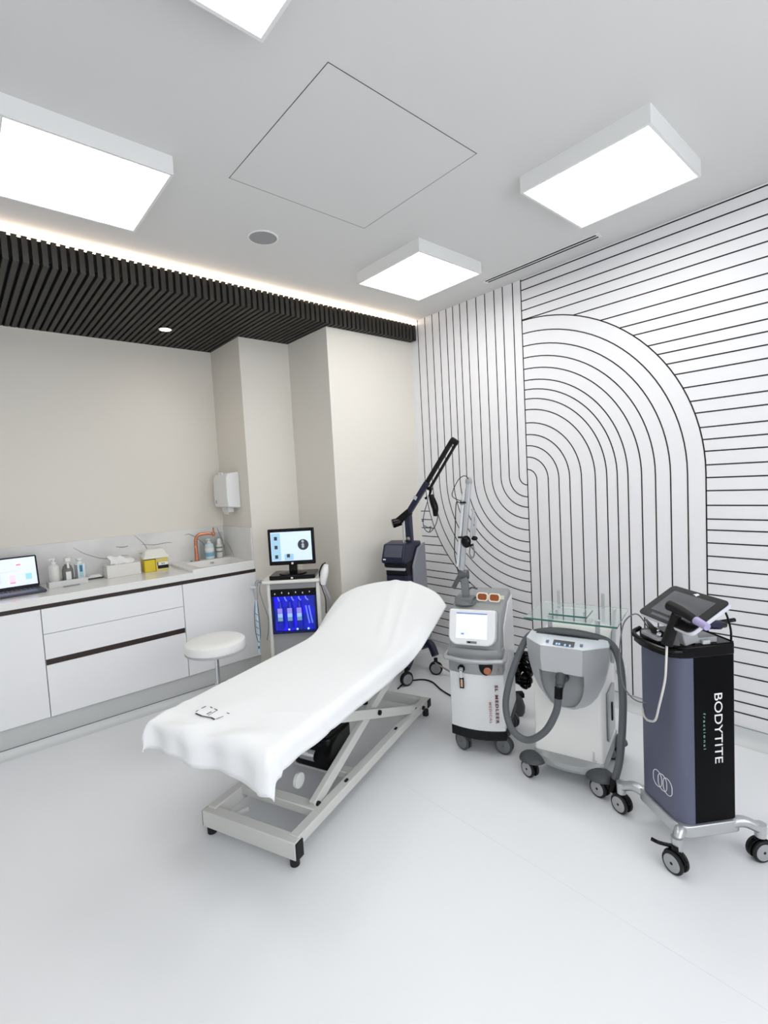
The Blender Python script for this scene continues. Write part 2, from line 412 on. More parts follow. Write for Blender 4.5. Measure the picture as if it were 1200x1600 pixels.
# marble upstand with thin veins
t = thing('backsplash', 'grey-white marble upstand with thin branching veins behind the worktop', 'backsplash', (-2.6, YC, ZW))
m = MB(); m.bb(-4.44+2.6, -.012, .0005, XB+2.6, -.0005, 1.209-ZW); m.bb(XB+2.6-.012, -.546, 0.0005, XB+2.6-.0005, -.0125, 1.209-ZW)
m.build('slab', M_marble, t, bevel=.001)
def vein(pts, w0, brown=False):
    P = catmull([Vector(p) for p in pts], 5); L = len(P); rings = []
    for i, p in enumerate(P):
        d = (P[min(i+1, L-1)]-P[max(i-1, 0)]).normalized(); nn = Vector((-d.z, 0, d.x)); wq = w0*(.35+.65*math.sin(PI*(.08+.84*i/(L-1))))
        rings.append([p+nn*wq, p-nn*wq, p-nn*wq+Vector((0, .0006, 0)), p+nn*wq+Vector((0, .0006, 0))])
    vm.mi = 1 if brown else 0
    vm.loft(rings)
vm = MB(); vy = -.0126
for pts, w0, br in [
    ([(.10, vy, .235), (.17, vy, .18), (.26, vy, .135), (.33, vy, .11), (.36, vy, .04)], .0024, 0),
    ([(.33, vy, .11), (.41, vy, .13), (.47, vy, .125)], .0022, 0),
    ([(.52, vy, .275), (.57, vy, .22), (.60, vy, .17), (.61, vy, .10)], .0026, 0),
    ([(.57, vy, .20), (.66, vy, .185), (.76, vy, .19), (.80, vy, .185)], .0026, 0),
    ([(.38, vy, .205), (.43, vy, .195), (.47, vy, .20)], .0035, 0), ([(.54, vy, .13), (.60, vy, .125)], .0035, 0),
    ([(.91, vy, .235), (.955, vy, .235), (1.05, vy, .155), (1.10, vy, .05)], .0027, 0),
    ([(1.19, vy, .27), (1.215, vy, .19), (1.24, vy, .10), (1.245, vy, .02)], .004, 1)]:
    vein(pts, w0, br)
vm.build('vein', [M_vein, M_veinb], t)
vm = MB(); vm.M = basis((XB+2.6-.0126, -.02, 0), (0, -1, 0), (1, 0, 0))
vy = 0
vein([(.01, 0, .16), (.10, 0, .10), (.2, 0, .01)], .0025, 1); vein([(.02, 0, .19), (.16, 0, .06)], .0018, 0)
vm.build('vein', [M_vein, M_veinb], t)

# tap
t = thing('tap', 'copper swan-neck basin tap with lever at the back of the washbasin', 'tap', (-1.652, .20, ZB))
m = MB(); m.tube([(0, 0, 0), (0, 0, .10), (.002, -.002, .175), (.022, -.012, .212), (.065, -.03, .220), (.115, -.06, .217)], lambda q: .0155-.003*q, n=14)
m.lathe([(.024, 0), (.024, .006), (.017, .010)], n=24)
m.build('spout', M_copper, t)
MB().sphere((.128, -.068, .215), .017, (1, 1, 1.1)).cyl((.128, -.068, .215), (.125, -.068, .190), .010).build('nozzle', M_copper, t)
MB().bar((.128, -.068, .22), (.130, -.068, .268), .009, .012, up=(0, 1, 0)).build('lever', M_copper, t)

# soap bottles and clear splash pane beside the tap
def pump_bottle(name, label, loc, r, h, bodym, capm, band=None, group=None, nozzle=(-.028, -.012)):
    t = thing(name, label, 'bottle', loc, 0, group)
    MB().lathe([(r*.92, 0), (r, .006), (r, h*.72), (r*.9, h*.80), (r*.45, h*.86), (r*.42, h*.90)], n=28).build('body', bodym, t)
    m = MB(); m.lathe([(r*.5, h*.895), (r*.5, h*.95), (r*.2, h*.955), (r*.18, h*1.04), (r*.35, h*1.045), (r*.3, h*1.10), (.001, h*1.105)], n=20)
    m.tube([(0, 0, h*1.075), (nozzle[0]*.6, nozzle[1]*.6, h*1.08), (nozzle[0], nozzle[1], h*1.05)], .0055, n=8)
    m.build('pump', capm, t)
    if band:
        for (z0, z1, bm) in band:
            MB().lathe([(r+.0006, h*z0), (r+.0008, h*z0+.001), (r+.0008, h*z1-.001), (r+.0006, h*z1)], n=28, cap=False).build('label', bm, t)
    return t
M_bluebot = mat('pale_blue_bottle', (205, 222, 228), .25)
M_bluelab = mat('blue_label', (120, 170, 196), .5)
pump_bottle('soap_bottle', 'pale blue pump bottle right beside the copper tap', (-1.535, .215, ZB), .036, .155, M_bluebot, M_plastic, [(.15, .36, M_bluelab), (.42, .6, M_plastic)])
t = thing('soap_bottle', 'slimmer clear bottle with white cap right of the pale blue pump bottle', 'bottle', (-1.447, .222, ZB))
MB().lathe([(.025, 0), (.027, .005), (.027, .10), (.018, .118), (.014, .122)], n=24).build('body', mat('milky_bottle', (214, 214, 208), .25), t)
MB().lathe([(.0165, .120), (.0165, .148), (.012, .160), (.002, .162)], n=20).build('cap', M_plastic, t)
for z0 in (.045, .08): MB().lathe([(.0275, z0), (.0277, z0+.006), (.0275, z0+.012)], n=24, cap=False).build('label', mat('bottle_grey_band', (120, 124, 126), .5), t)
tag(MB().bb(-1.60, .252, ZB, -1.395, .256, ZB+.213).build('splash_pane', M_clear, bevel=.001), 'clear upright acrylic pane behind the two soap bottles', 'acrylic pane')

# ------------------------------------------------------------------ things on the worktop
M_scr = mat('laptop_screen', (225, 232, 245), .25, emit=(205, 220, 250), es=.55)
lt = thing('laptop', 'open dark laptop with a bright screen at the left end of the worktop', 'laptop', (-2.905, .055, ZW+.002), math.radians(3))
MB().prism(rrect(-.175, -.115, .175, .115, .012), 0, .014).build('base', mat('laptop_shell', (70, 72, 86), .4, metal=.4), lt, bevel=.003)
m = MB()
for i in range(4):
    for k in range(13): m.box((-.144+k*.024, .085-i*.024, .0145), (.019, .019, .002))
m.build('keyboard', M_blackm, lt)
Ls = basis((0, .118, .012), (1, 0, 0), (0, math.sin(.22), math.cos(.22)))
m = MB(); m.M = Ls; m.prism(rrect(-.175, 0, .175, .215, .010), -.004, .006); ol = m.build('lid', M_blackm, lt)
m = MB(); m.M = Ls; m.box((0, .112, .0065), (.33, .186, .001)); os_ = m.build('display', M_scr, ol)
m = MB(); m.M = Ls
for (x, y, ww, hh, mi) in [(-.10, .165, .07, .012, 0), (-.12, .06, .05, .07, 0), (-.05, .09, .04, .08, 1), (.02, .12, .10, .008, 1), (.03, .07, .035, .05, 2), (.03, .045, .03, .012, 3), (.12, .075, .035, .04, 4), (.07, .16, .025, .010, 3)]:
    m.mi = mi; m.box((x, y, .0074), (ww, hh, .0006))
m.build('screen_content', [mat('ui_pale_cyan', (170, 215, 235), .5, emit=(165, 212, 235), es=.8), mat('ui_lilac', (190, 190, 225), .5, emit=(190, 190, 228), es=.8), mat('ui_pink', (235, 190, 215), .5, emit=(235, 190, 215), es=.8), mat('ui_red', (225, 110, 130), .5, emit=(225, 110, 130), es=.8), mat('ui_sky', (140, 190, 225), .5, emit=(140, 190, 225), es=.8)], ol)

# bottle caddy with three bottles
M_caddy = mat('white_caddy', (214, 216, 214), .4)
t = thing('caddy_tray', 'low white caddy tray holding three bottles beside the laptop', 'tray', (-2.585, .115, ZW))
m = MB(); a, b, h = .115, .062, .042
m.bb(-a, -b, 0, a, b, .004); m.bb(-a, -b, .004, a, -b+.004, h); m.bb(-a, b-.004, .004, a, b, h); m.bb(-a, -b+.004, .004, -a+.004, b-.004, h); m.bb(a-.004, -b+.004, .004, a, b-.004, h)
m.build('tray', M_caddy, t, bevel=.0015)
pump_bottle('pump_bottle', 'white pump bottle with a round pump head, left one in the caddy', (-2.655, .118, ZW+.0045), .032, .172, M_plasticw, M_plastic)
t = thing('spray_bottle', 'clear grey trigger bottle with white nozzle, middle one in the caddy', 'bottle', (-2.578, .118, ZW+.0045))
MB().lathe([(.032, 0), (.034, .006), (.034, .10), (.026, .125), (.016, .135), (.015, .142)], n=28).build('body', mat('smoky_bottle', (120, 120, 118), .2), t)
m = MB(); m.lathe([(.018, .140), (.018, .160), (.012, .165)], n=20); m.bb(-.016, -.05, .160, .016, .022, .185); m.bar((0, -.03, .162), (0, -.046, .115), .014, .008, up=(0, 1, 0)); m.build('trigger_head', M_plastic, t, bevel=.004)
MB().box((0, -.0345, .06), (.03, .003, .06)).build('label', M_plastic, t)
t = thing('pump_bottle', 'white square bottle with blue-green label, right one in the caddy', 'bottle', (-2.505, .112, ZW+.0045))
MB().prism(rrect(-.030, -.024, .030, .024, .008), 0, .135).build('body', mat('bottle_bluegrey', (226, 230, 232), .3), t, bevel=.003)
MB().lathe([(.015, .135), (.015, .150), (.008, .152), (.008, .158), (.020, .159), (.020, .172), (.002, .174)], n=20).build('cap', M_plastic, t)
m = MB(); m.box((.004, -.0245, .085), (.026, .001, .09)); m.mi = 1; m.box((.004, -.0252, .10), (.016, .001, .045)); m.mi = 2; m.box((.004, -.0252, .02), (.020, .001, .02)); m.mi = 3; m.box((-.0235, -.0246, .078), (.012, .0012, .10))
m.build('label', [mat('label_teal', (170, 208, 214), .5), mat('label_blue', (40, 110, 150), .5), M_blackm, mat('label_slate', (110, 122, 134), .5)], t)
tag(MB().bar((-2.625, .030, ZW+.004), (-2.525, .034, ZW+.004), .012, .008).build('grey_pen', M_grey, bevel=.003), 'small grey pen lying in front of the caddy', 'pen')
# clear domed tray behind
t = thing('clear_tray', 'shallow clear plastic tray with sloping lid right of the bottle caddy', 'tray', (-2.405, .225, ZW))
m = MB(); m.prism(rrect(-.058, -.045, .058, .06, .015), 0, .012); m.build('tray', M_clear, t, bevel=.003)
m = MB(); m.loft([[(p[0], p[1], .0125) for p in rrect(-.054, -.041, .054, .055, .015)], [(p[0], p[1], .030) for p in rrect(-.03, -.025, .045, .04, .012)]]); m.build('lid', mat('frosted_lid', (228, 230, 229), .3), t)

t = thing('tissue_box', 'white tissue box with crumpled white tissues on the worktop', 'tissue box', (-2.225, .165, ZW), math.radians(3))
MB().prism(rrect(-.117, -.055, .117, .055, .006), 0, .092).build('box', M_plasticw, t, bevel=.003)
m = MB()
def tis(u, v):
    x = -.085+.165*u; q = v-.5
    return (x+.01*math.sin(9*v), q*.05+.012*math.sin(7*u+3*v), .090+.062*(1-abs(2*q))**.7*(.55+.45*math.sin(1.1+2.2*u))+.006*math.sin(14*u))
m.grid(tis, 18, 12); m.build('tissue', mat('tissue_paper', (240, 240, 240), .9), t, solid=.001)
m = MB(); m.lathe([(.008, 0), (.008, .006), (.002, .008)], c=(-.05, -.035, .092), n=12); m.build('button', M_plastic, t)

# sharps container: yellow box, clear front, white lid
t = thing('sharps_box', 'yellow sharps box with white domed lid and black-and-white label', 'sharps container', (-1.985, .175, ZW), math.radians(-4))
MB().prism(rrect(-.092, -.06, -.01, .06, .010), 0, .092).build('tub', M_yellow, t, bevel=.004)
MB().prism(rrect(-.0095, -.062, .082, .06, .010), .0, .098).build('window', mat('amber_clear', (216, 200, 110), .12, spec=.6), t, bevel=.003)
m = MB()
m.loft([[(p[0], p[1], z) for p in rrect(-.096+i, -.066+i, .088-i, .066-i, .012)] for i, z in ((0, .100), (0, .116), (.012, .128), (.022, .162), (.030, .170))])
m.build('lid', mat('ivory_lid', (236, 235, 226), .35), t, bevel=.002)
m = MB(); m.box((.042, -.0628, .030), (.078, .0012, .026)); m.mi = 1; m.box((.042, -.0628, .055), (.070, .0012, .024)); m.mi = 0
m.box((.034, -.0636, .055), (.006, .001, .010)); m.box((.048, -.0636, .055), (.006, .001, .010)); m.box((.004, -.0628, .055), (.006, .0012, .028))
m.build('label', [M_blackm, M_plastic], t)

# towel dispenser on the pier side (plane X = XB, facing -X)
t = thing('towel_dispenser', 'white wall-mounted paper towel dispenser above the washbasin', 'dispenser', (XB, .082, 1.37), -PI/2)
# local: x = along the wall, -y away from the wall
m = MB()
prof = [(0, 0), (-.112, .012), (-.118, .10), (-.112, .262), (-.095, .288), (0, .300)]
m.loft([[(x, y*(1-.0*abs(x)), z) for y, z in prof] for x in (-.135, .135)])
m.build('casing', M_plastic, t, bevel=.012, seg=4)
MB().bb(-.04, -.105, .012, .04, -.100, .30).build('front_ridge', M_plastic, t)
MB().prism(rrect(-.062, -.085, .062, -.035, .004), -.032, .012).build('chute', M_plastic, t)
MB().grid(lambda u, v: (-.05+.10*u, -.075+.004*math.sin(5*u), -.052+.07*v), 6, 4).build('paper_towel', mat('paper_white', (244, 244, 244), .9), t, solid=.0015)
MB().box((-.085, -.119, .055), (.012, .004, .026)).build('lock', M_grey, t, bevel=.001)

# ------------------------------------------------------------------ round stool
def casterset(t, spots, r, w, forkm, tirem, hubm, top, yaw=None):
    """twin-wheel swivel casters: hood between two wheels, hub discs facing out"""
    for i, (x, y, a) in enumerate(spots):
        B = Matrix.Translation((x, y, 0)) @ Matrix.Rotation(a, 4, 'Z')
        m = MB(); m.M = B
        Mx = Matrix(((1, 0, 0, 0), (0, 0, -1, 0), (0, 1, 0, 0), (0, 0, 0, 1)))
        pr = [(1.10*r*math.cos(q), r+1.10*r*math.sin(q)) for q in [math.radians(d) for d in range(20, 201, 12)]] + [(-.5*r, .8*r), (.4*r, .8*r)]
        m.prism(pr, -w*.17, w*.17, Mx)
        m.cyl((0, 0, r*1.9), (0, 0, max(top, r*2.2)), r*.30)
        m.cyl((0, -w*.55, r), (0, w*.55, r), r*.14)
        o = m.build('caster', forkm, t, bevel=.001)
        m = MB(); m.M = B @ Matrix.Translation((0, 0, r)) @ Matrix.Rotation(PI/2, 4, 'X')
        for s_ in (-1, 1):
            a0, a1 = s_*w*.2, s_*w*.5
            m.mi = 0; m.lathe([(r*.4, a0), (r*.95, a0), (r, a0+s_*w*.07), (r, a1-s_*w*.08), (r*.92, a1), (r*.4, a1)], n=32)
            m.mi = 1; m.lathe([(r*.78, a1-s_*.001), (r*.76, a1+s_*.0012), (r*.68, a1+s_*.0018), (.001, a1+s_*.0018)], n=32)
        m.build('wheel', [tirem, hubm], o)
SX, SY = -2.0, -.957
t = thing('stool', 'round white padded stool on a chrome column in front of the basin cabinet', 'stool', (SX, SY, 0))
MB().lathe([(.10, .548), (.168, .552), (.178, .562), (.180, .590), (.176, .608), (.160, .618), (.10, .621), (.001, .622)], n=56).build('seat', M_leather, t)
MB().lathe([(.172, .546), (.1795, .550), (.1805, .556), (.172, .558)], n=56).build('piping', M_lgrey, t)
MB().cyl((0, 0, .30), (0, 0, .548), .0125).cyl((0, 0, .10), (0, 0, .34), .019).build('column', M_chrome, t)
m = MB()
for k in range(5):
    a = 2*PI*k/5+.3; m.tube([(.02*math.cos(a), .02*math.sin(a), .105), (.12*math.cos(a), .12*math.sin(a), .095), (.235*math.cos(a), .235*math.sin(a), .068)], lambda q: .016-.005*q, n=10)
m.build('base', M_chrome, t)
casterset(t, [(.235*math.cos(2*PI*k/5+.3), .235*math.sin(2*PI*k/5+.3), k*1.1) for k in range(5)], .024, .018, M_blackm, M_rubber, M_grey, .062)

# ------------------------------------------------------------------ treatment bed
ba = (.9326, .361)
bed = thing('treatment_bed', 'white height-adjustable treatment bed on an open scissor-lift frame', 'treatment bed', (-2.30, -1.967, 0), rz_of(ba))
# local x = s (towards head), y = t (towards the counter)
m = MB()
for s in (-1, 1):
    m.bb(.0, s*.232-.021, .072, 1.37, s*.232+.021, .118)
    m.bb(0, s*.232-.021*s-.004, .05, 1.37, s*.232-.021*s+.004, .118)
m.bb(-.03, -.258, .038, .022, .258, .112); m.bb(1.34, -.25, .06, 1.385, .25, .112)
m.bb(.475, -.212, .072, .53, .212, .104)
m.build('base_frame', M_steelp, bed, bevel=.005)
for (x, y) in ((-.004, -.262), (-.004, .262), (1.363, -.257), (1.363, .257)):
    sgn = 1 if y > 0 else -1
    m = MB(); m.box((x, y-sgn*.002, .072 if x < 1 else .085), (.046, .008, .072 if x < 1 else .05)); m.cyl((x, y-sgn*.03, 0), (x, y-sgn*.03, .04), .020)
    m.build('foot', M_rubber, bed, bevel=.003)
for s in (-1, 1):
    MB().bar((.19, s*.188, .112), (1.24, s*.188, .498), .030, .050).build('scissor_arm', M_steelp, bed, bevel=.003)
    MB().bar((1.29, s*.223, .078), (.22, s*.223, .50), .028, .048).build('scissor_arm', M_steelp, bed, bevel=.003)
for x, yy, z in ((.735, .240, .303), (1.262, .256, .098), (.205, .203, .118)):
    for sg in (-1, 1): MB().cyl((x, sg*yy, z), (x, sg*(yy+.010), z), .013).build('pivot_bolt', M_blackm, bed)
for (x, z) in ((.40, .119), (.93, .119), (1.20, .119)):
    MB().box((x, -.232, z), (.022, .012, .012)).build('bolt', M_rubber, bed, bevel=.002)
m = MB(); m.bb(.165, -.212, .08, .222, .212, .118); m.build('cross_bar', M_steelp, bed, bevel=.004)
m = MB()
for s in (-1, 1): m.bb(-.12, s*.24-.018, .485, .93, s*.24+.018, .523); 
m.bb(-.12, -.24, .487, -.08, .24, .521); m.bb(.89, -.24, .487, .93, .24, .521); m.bb(.40, -.24, .487, .44, .24, .521)
m.build('upper_frame', M_steelp, bed, bevel=.004)
SL = .36; SH = .93
Mb = basis((SH, 0, .525), (1, 0, SL), (0, 1, 0))
m = MB(); m.M = Mb
for s in (-1, 1): m.bb(0.01, s*.22-.015, -.026, .55, s*.22+.015, 0)
m.bb(.50, -.22, -.026, .53, .22, 0); m.build('back_frame', M_steelp, bed, bevel=.003)
MB().bar((.55, 0, .49), (1.12, 0, .545), .028, .028).build('back_strut', M_chrome, bed)
m = MB(); m.prism(rrect(-.19, -.300, SH-.005, .275, (.06, .01, .01, .06)), .524, .594); m.build('mattress', M_leather, bed, bevel=.018, seg=3)
m = MB(); m.M = Mb; m.prism(rrect(.005, -.300, .585, .275, (.01, .09, .09, .01)), 0.001, .070); m.build('mattress', M_leather, bed, bevel=.018, seg=3)
# motor housing and actuator
m = MB(); m.prism(rrect(.42, -.125, .64, .10, .03), .12, .285); m.build('motor_box', M_black, bed, bevel=.012, seg=3)
MB().cyl((.41, -.06, .20), (.41, .03, .20), .030).build('actuator_joint', M_chrome, bed)
m = MB(); m.lathe([(.034, 0), (.034, .014), (.02, .016)], n=24, M=Matrix.Translation((.235, -.075, .18)) @ Matrix.Rotation(PI/2, 4, 'X')); m.build('roller', M_plastic, bed)
MB().cyl((.13, .14, .05), (.06, .175, .05), .012).build('spring_rod', M_steelp, bed)

# towel / sheet over the bed
def ztop(s):
    t = s-SH
    k = .10
    rise = 0 if t < -k else (SL*(t+k)**2/(4*k) if t < k else SL*t)
    return .607+rise
S0, HW = -.195, .312
tw = MB()
def towel(u, v):
    b = (v-.5)*2*(HW+.108)
    if b > 0: b *= (HW+.074)/(HW+.108)
    aend = 1.555-.2*(b/.41)**2
    a = -.325+(aend+.325)*u        # along the bed, front hem at u=0
    head = max(0, min(1, (a-.75)/.6)); head = head*head*(3-2*head)
    da = max(0, S0-a); sb = 1 if b > 0 else -1
    hw = HW if sb < 0 else HW-.026
    db = max(0, abs(b)-hw)
    R = .042
    def bend(d, fl):      # rounded edge then hanging; fl = how much it stands out
        if d < R*PI/2:
            th = d/R; o, z = R*math.sin(th), R*(1-math.cos(th))
        else:
            e = d-R*PI/2; o, z = R+.22*e, R+e*.975
        return o*(1-fl)+d*fl*.98, z*(1-fl)+d*fl*.12
    oa, za = bend(da, 0); ob, zb = bend(db, .92*head)
    drop = za+zb if min(za, zb) < 1e-6 else math.sqrt(za*za+zb*zb)*(1.0 if sb > 0 else 1.12)
    x = (a if da == 0 else S0)-oa
    y = b if db == 0 else sb*(hw+ob)
    z = ztop(max(a, S0))-drop
    foot = max(0, min(1, (.25-a)/.4)); hang = min(1, (da+db)/.06)
    wr = .004*math.sin(23*b+6*a)*foot+.0035*math.sin(17*a+9*b+1)*foot
    wr += .0022*math.sin(9*a+14*b)*max(0, min(1, (-b-.02)/.2))
    wr += .007*math.exp(-((b+.10-.30*(a-1.1))/.03)**2)*max(0, min(1, (a-.75)*3))
    wr += .006*math.exp(-((b+.22-.25*(a-1.0))/.022)**2)*max(0, min(1, (a-.65)*3))
    wr += .0035*math.sin(40*a+22*b+math.sin(9*b))*max(0, min(1, (-.02-a)/.12))+.004*math.exp(-((a+.12-.25*b)/.02)**2)+.004*math.exp(-((a+.03+.35*b)/.018)**2)*max(0, min(1, -b*6))
    z += wr
    if db > 0: y += sb*hang*(.0018*math.sin(13*a)+.0012*math.sin(31*a+1))*(1-head)
    if da > 0:
        x -= hang*(.010*math.sin(17*b+.6)+.006*math.sin(37*b+8*da)); z -= hang*(.008*math.sin(9*b+2)+(.018 if sb < 0 else 0)*min(1, abs(b)/.3))
    if b > 0 and da > 0: y *= 1-.11*min(1, da/.1)
    return (x, y, z)
tw.grid(towel, 120, 72)
tob = tw.build('bed_towel', M_towel, angle=180, solid=.004)
tob.location = (-2.30, -1.967, 0); tob.rotation_euler = (0, 0, rz_of(ba))
tag(tob, 'large white towel sheet draped over the whole treatment bed', 'towel')
# small printed mark near the foot
m = MB(); Z0 = .6135
def ink(x0, y0, x1, y1, w_): m.bar((x0, y0, Z0), (x1, y1, Z0), w_*.75, .0012)
bx, by = -.10, .085
for (x0, y0, x1, y1, w_) in [(0, .075, .052, .075, .005), (-.012, .065, -.020, .02, .008), (-.020, .02, -.016, -.03, .006), (-.016, -.03, -.022, -.055, .008), (.055, .05, .050, .035, .005), (.048, .02, .044, .0, .004), (.04, -.06, .038, -.075, .005), (-.018, -.058, .012, -.068, .003), (.005, .03, .028, .036, .006), (.0, .012, .022, .010, .006), (-.006, -.002, .044, -.002, .002)]:
    ink(bx+x0, by+y0, bx+x1, by+y1, w_)
m.build('printed_mark', M_ink, tob)

# ------------------------------------------------------------------ white and grey laser cart
le = (.44681, -.89463)
L = thing('laser_cart', 'white and grey upright laser cart with a tilted bright touchscreen', 'medical laser', (-1.073, -2.247, 0), rz_of(le))
# local: x viewer's right, y depth (away), z up ; front at y=0
M_lw = mat('laser_white', (228, 229, 230), .32); M_lg = mat('laser_grey', (150, 152, 153), .38)
def bowed(x0, x1, y0, y1, bow, r=.02, n=9):
    """plan outline: front edge at y0 bowed out by -bow"""
    out = []
    for k in range(n+1):
        q = -1+2*k/n; out.append((x0+(x1-x0)*k/n, y0-bow*(1-q*q)))
    out += [(x1, y1-r), (x1-r*.3, y1-r*.3), (x1-r, y1), (x0+r, y1), (x0+r*.3, y1-r*.3), (x0, y1-r)]
    return out
m = MB(); m.prism(bowed(-.172, .125, .012, .43, .030), .150, .462); m.build('lower_body', M_lw, L, bevel=.004)
m = MB(); m.prism(bowed(-.174, .127, .012, .432, .032), .098, .150); m.build('base_band', M_blackm, L, bevel=.004)
# upper body: side profile grey, with white side panels
m = MB()
def uring(x): return [(x, .02, .462), (x, .00, .60), (x, .075, .795), (x, .20, .835), (x, .37, .850), (x, .405, .835), (x, .415, .70), (x, .43, .462)]
m.loft([uring(x) for x in (-.165, .118)]); m.build('upper_body', M_lg, L, bevel=.014, seg=3)
m = MB()
m.loft([[(x, .075, .463), (x, .075, .70), (x, .26, .80), (x, .40, .812), (x, .425, .463)] for x in (.1175, .1262)]); m.build('side_panel', M_lw, L, bevel=.004)
m = MB()
m.loft([[(x, .075, .463), (x, .075, .70), (x, .26, .80), (x, .40, .812), (x, .425, .463)] for x in (-.1732, -.1645)]); m.build('side_panel', M_lw, L, bevel=.004)
# grey front collar and handle
m = MB(); m.prism(bowed(-.174, .124, .010, .09, .032), .462, .600); m.build('front_collar', mat('laser_collar', (160, 163, 165), .3, metal=.35), L, bevel=.006)
m = MB(); hp = bowed(-.186, .134, -.004, .06, .045)[:10]
m.tube([(hp[0][0]+.008, .075, .560)]+[(p[0], p[1]-.012, .548) for p in hp]+[(hp[-1][0]-.008, .075, .566)], .0125, n=12, sub=3); m.build('handle', M_silver, L)
# screen housing, leaning back
Ms = basis((-.022, -.028, .625), (1, 0, 0), (0, .32, 1))
m = MB(); m.M = Ms; m.prism(rrect(-.133, 0, .118, .188, (.05, .05, .012, .012), 7), -.045, .024)   # z of basis points to the viewer
o = m.build('screen_housing', M_lw, L, bevel=.008, seg=3)
M_lcd = mat('laser_display', (222, 230, 246), .2, emit=(205, 220, 252), es=.5)
m = MB(); m.M = Ms; m.box((-.008, .102, .0245), (.166, .134, .002)); m.build('display', M_lcd, o)
m = MB(); m.M = Ms
m.mi = 0; m.box((-.008, .166, .0258), (.166, .008, .0008)); m.mi = 1; m.box((-.05, .148, .0258), (.05, .006, .0008)); m.box((-.05, .062, .0258), (.055, .030, .0006)); m.mi = 0; m.box((-.055, .058, .0264), (.016, .010, .0006))
m.build('screen_content', [mat('ui_slate', (110, 122, 165), .5, emit=(120, 132, 178), es=.6), mat('ui_ice', (190, 205, 240), .5, emit=(190, 206, 242), es=.75)], o)
m = MB(); m.M = Ms; m.box((-.005, .016, .0248), (.054, .012, .002)); m.mi = 1; m.box((-.018, .016, .0258), (.014, .008, .001)); m.build('badge', [M_grey2, M_blackm], o)
# key lock, hanging tag, foot-switch port
m = MB(); m.M = Matrix.Translation((-.096, -.012, .490))
m.cyl((0, .015, 0), (0, -.010, 0), .020); m.mi = 1; m.cyl((0, -.012, 0), (0, -.022, -.006), .012); m.box((0, -.020, -.028), (.014, .008, .04)); m.build('key_switch', [M_black, M_chrome], L)
m = MB(); m.M = Matrix.Translation((-.096, -.024, .41)); m.box((0, 0, 0), (.024, .005, .06)); m.mi = 1; m.box((0, -.003, 0), (.012, .003, .044)); m.build('key_tag', [M_black, mat('tag_tan', (205, 165, 140), .6)], L, bevel=.002)
m = MB(); m.M = basis((.038, -.022, .496), (1, 0.10, 0), (0, 0, 1))
hf = [(-.036, .026)]+[(-.036*math.cos(a), .020-.05*math.sin(a)) for a in [PI*k/12 for k in range(13)]]+[(.036, .026)]
m.prism(hf, -.012, .006); m.mi = 1; m.sphere((.008, -.006, .004), .022, (1, 1, .25)); m.build('port', [M_black, mat('rose_copper', (180, 112, 88), .3, metal=.4)], L)
m = MB(); m.M = basis((.1, .0, .497), (1, .3, 0), (0, 0, 1)); m.box((0, 0, .012), (.006, .018, .004)); m.build('port_tab', M_copper, L)
m = MB()
Mt = basis((.086, -.0085, .305), (0, 0, -1), (1, .21, 0))
v_, f_ = text('SL MEDLEER', .027, space=1.35, fat=.0008); m.add(v_, f_, Mt @ Matrix.Diagonal((1.12, .8, 1, 1)))
m.mi = 1; v_, f_ = text('MEDICAL', .025, space=1.3, fat=.0005); Mt2 = basis((.052, -.0170, .258), (0, 0, -1), (1, .17, 0)); m.add(v_, f_, Mt2 @ Matrix.Diagonal((.95, .75, 1, 1)))
m.build('lettering', [M_red, mat('faded_maroon', (178, 140, 140), .6)], L)
# articulated arm
m = MB(); m.lathe([(.062, 0), (.060, .018), (.048, .024)], c=(-.095, .135, .81), n=32); m.box((-.095, .13, .836), (.10, .085, .03)); m.build('arm_mount', M_grey2, L, bevel=.004)
MB().bar((-.088, .135, .83), (-.098, .135, 1.0), .040, .038, up=(0, 1, 0)).build('arm_post', M_grey2, L, bevel=.006)
m = MB(); m.cyl((-.128, .125, .975), (-.07, .145, .975), .026); m.bar((-.118, .12, .97), (-.155, .11, .90), .022, .028, up=(0, 1, 0)); m.build('arm_joint', M_dgrey, L, bevel=.003)
m = MB(); m.bar((-.105, .13, 1.0), (-.044, .13, 1.50), .026, .030, up=(0, 1, 0)); m.build('arm_tube', M_silver, L, bevel=.005)
m = MB(); m.bar((-.128, .13, 1.02), (-.072, .13, 1.46), .018, .022, up=(0, 1, 0)); m.build('arm_tube', mat('arm_light', (208, 211, 214), .3, metal=.3), L, bevel=.004)
MB().sphere((-.045, .13, 1.50), .021, (.9, .9, 1.2)).build('arm_elbow', M_grey, L)
MB().cyl((-.092, .12, 1.385), (-.062, .14, 1.385), .016).build('arm_joint', M_grey, L)
for z in (1.385, 1.19): MB().box((-.098+(z-1.19)*.1, .122, z), (.034, .03, .010)).build('arm_clip', M_blackm, L, bevel=.002)
m = MB(); m.tube([(-.128, .13, .99), (-.142, .125, 1.10), (-.130, .12, 1.25), (-.119, .12, 1.38), (-.1, .118, 1.385)], .0028, n=6)
m.tube([(-.09, .118, 1.392), (-.135, .11, 1.42), (-.128, .11, 1.46), (-.095, .11, 1.515), (-.06, .11, 1.532), (-.035, .12, 1.505)], .0024, n=6); m.build('arm_cable', M_blackm, L)
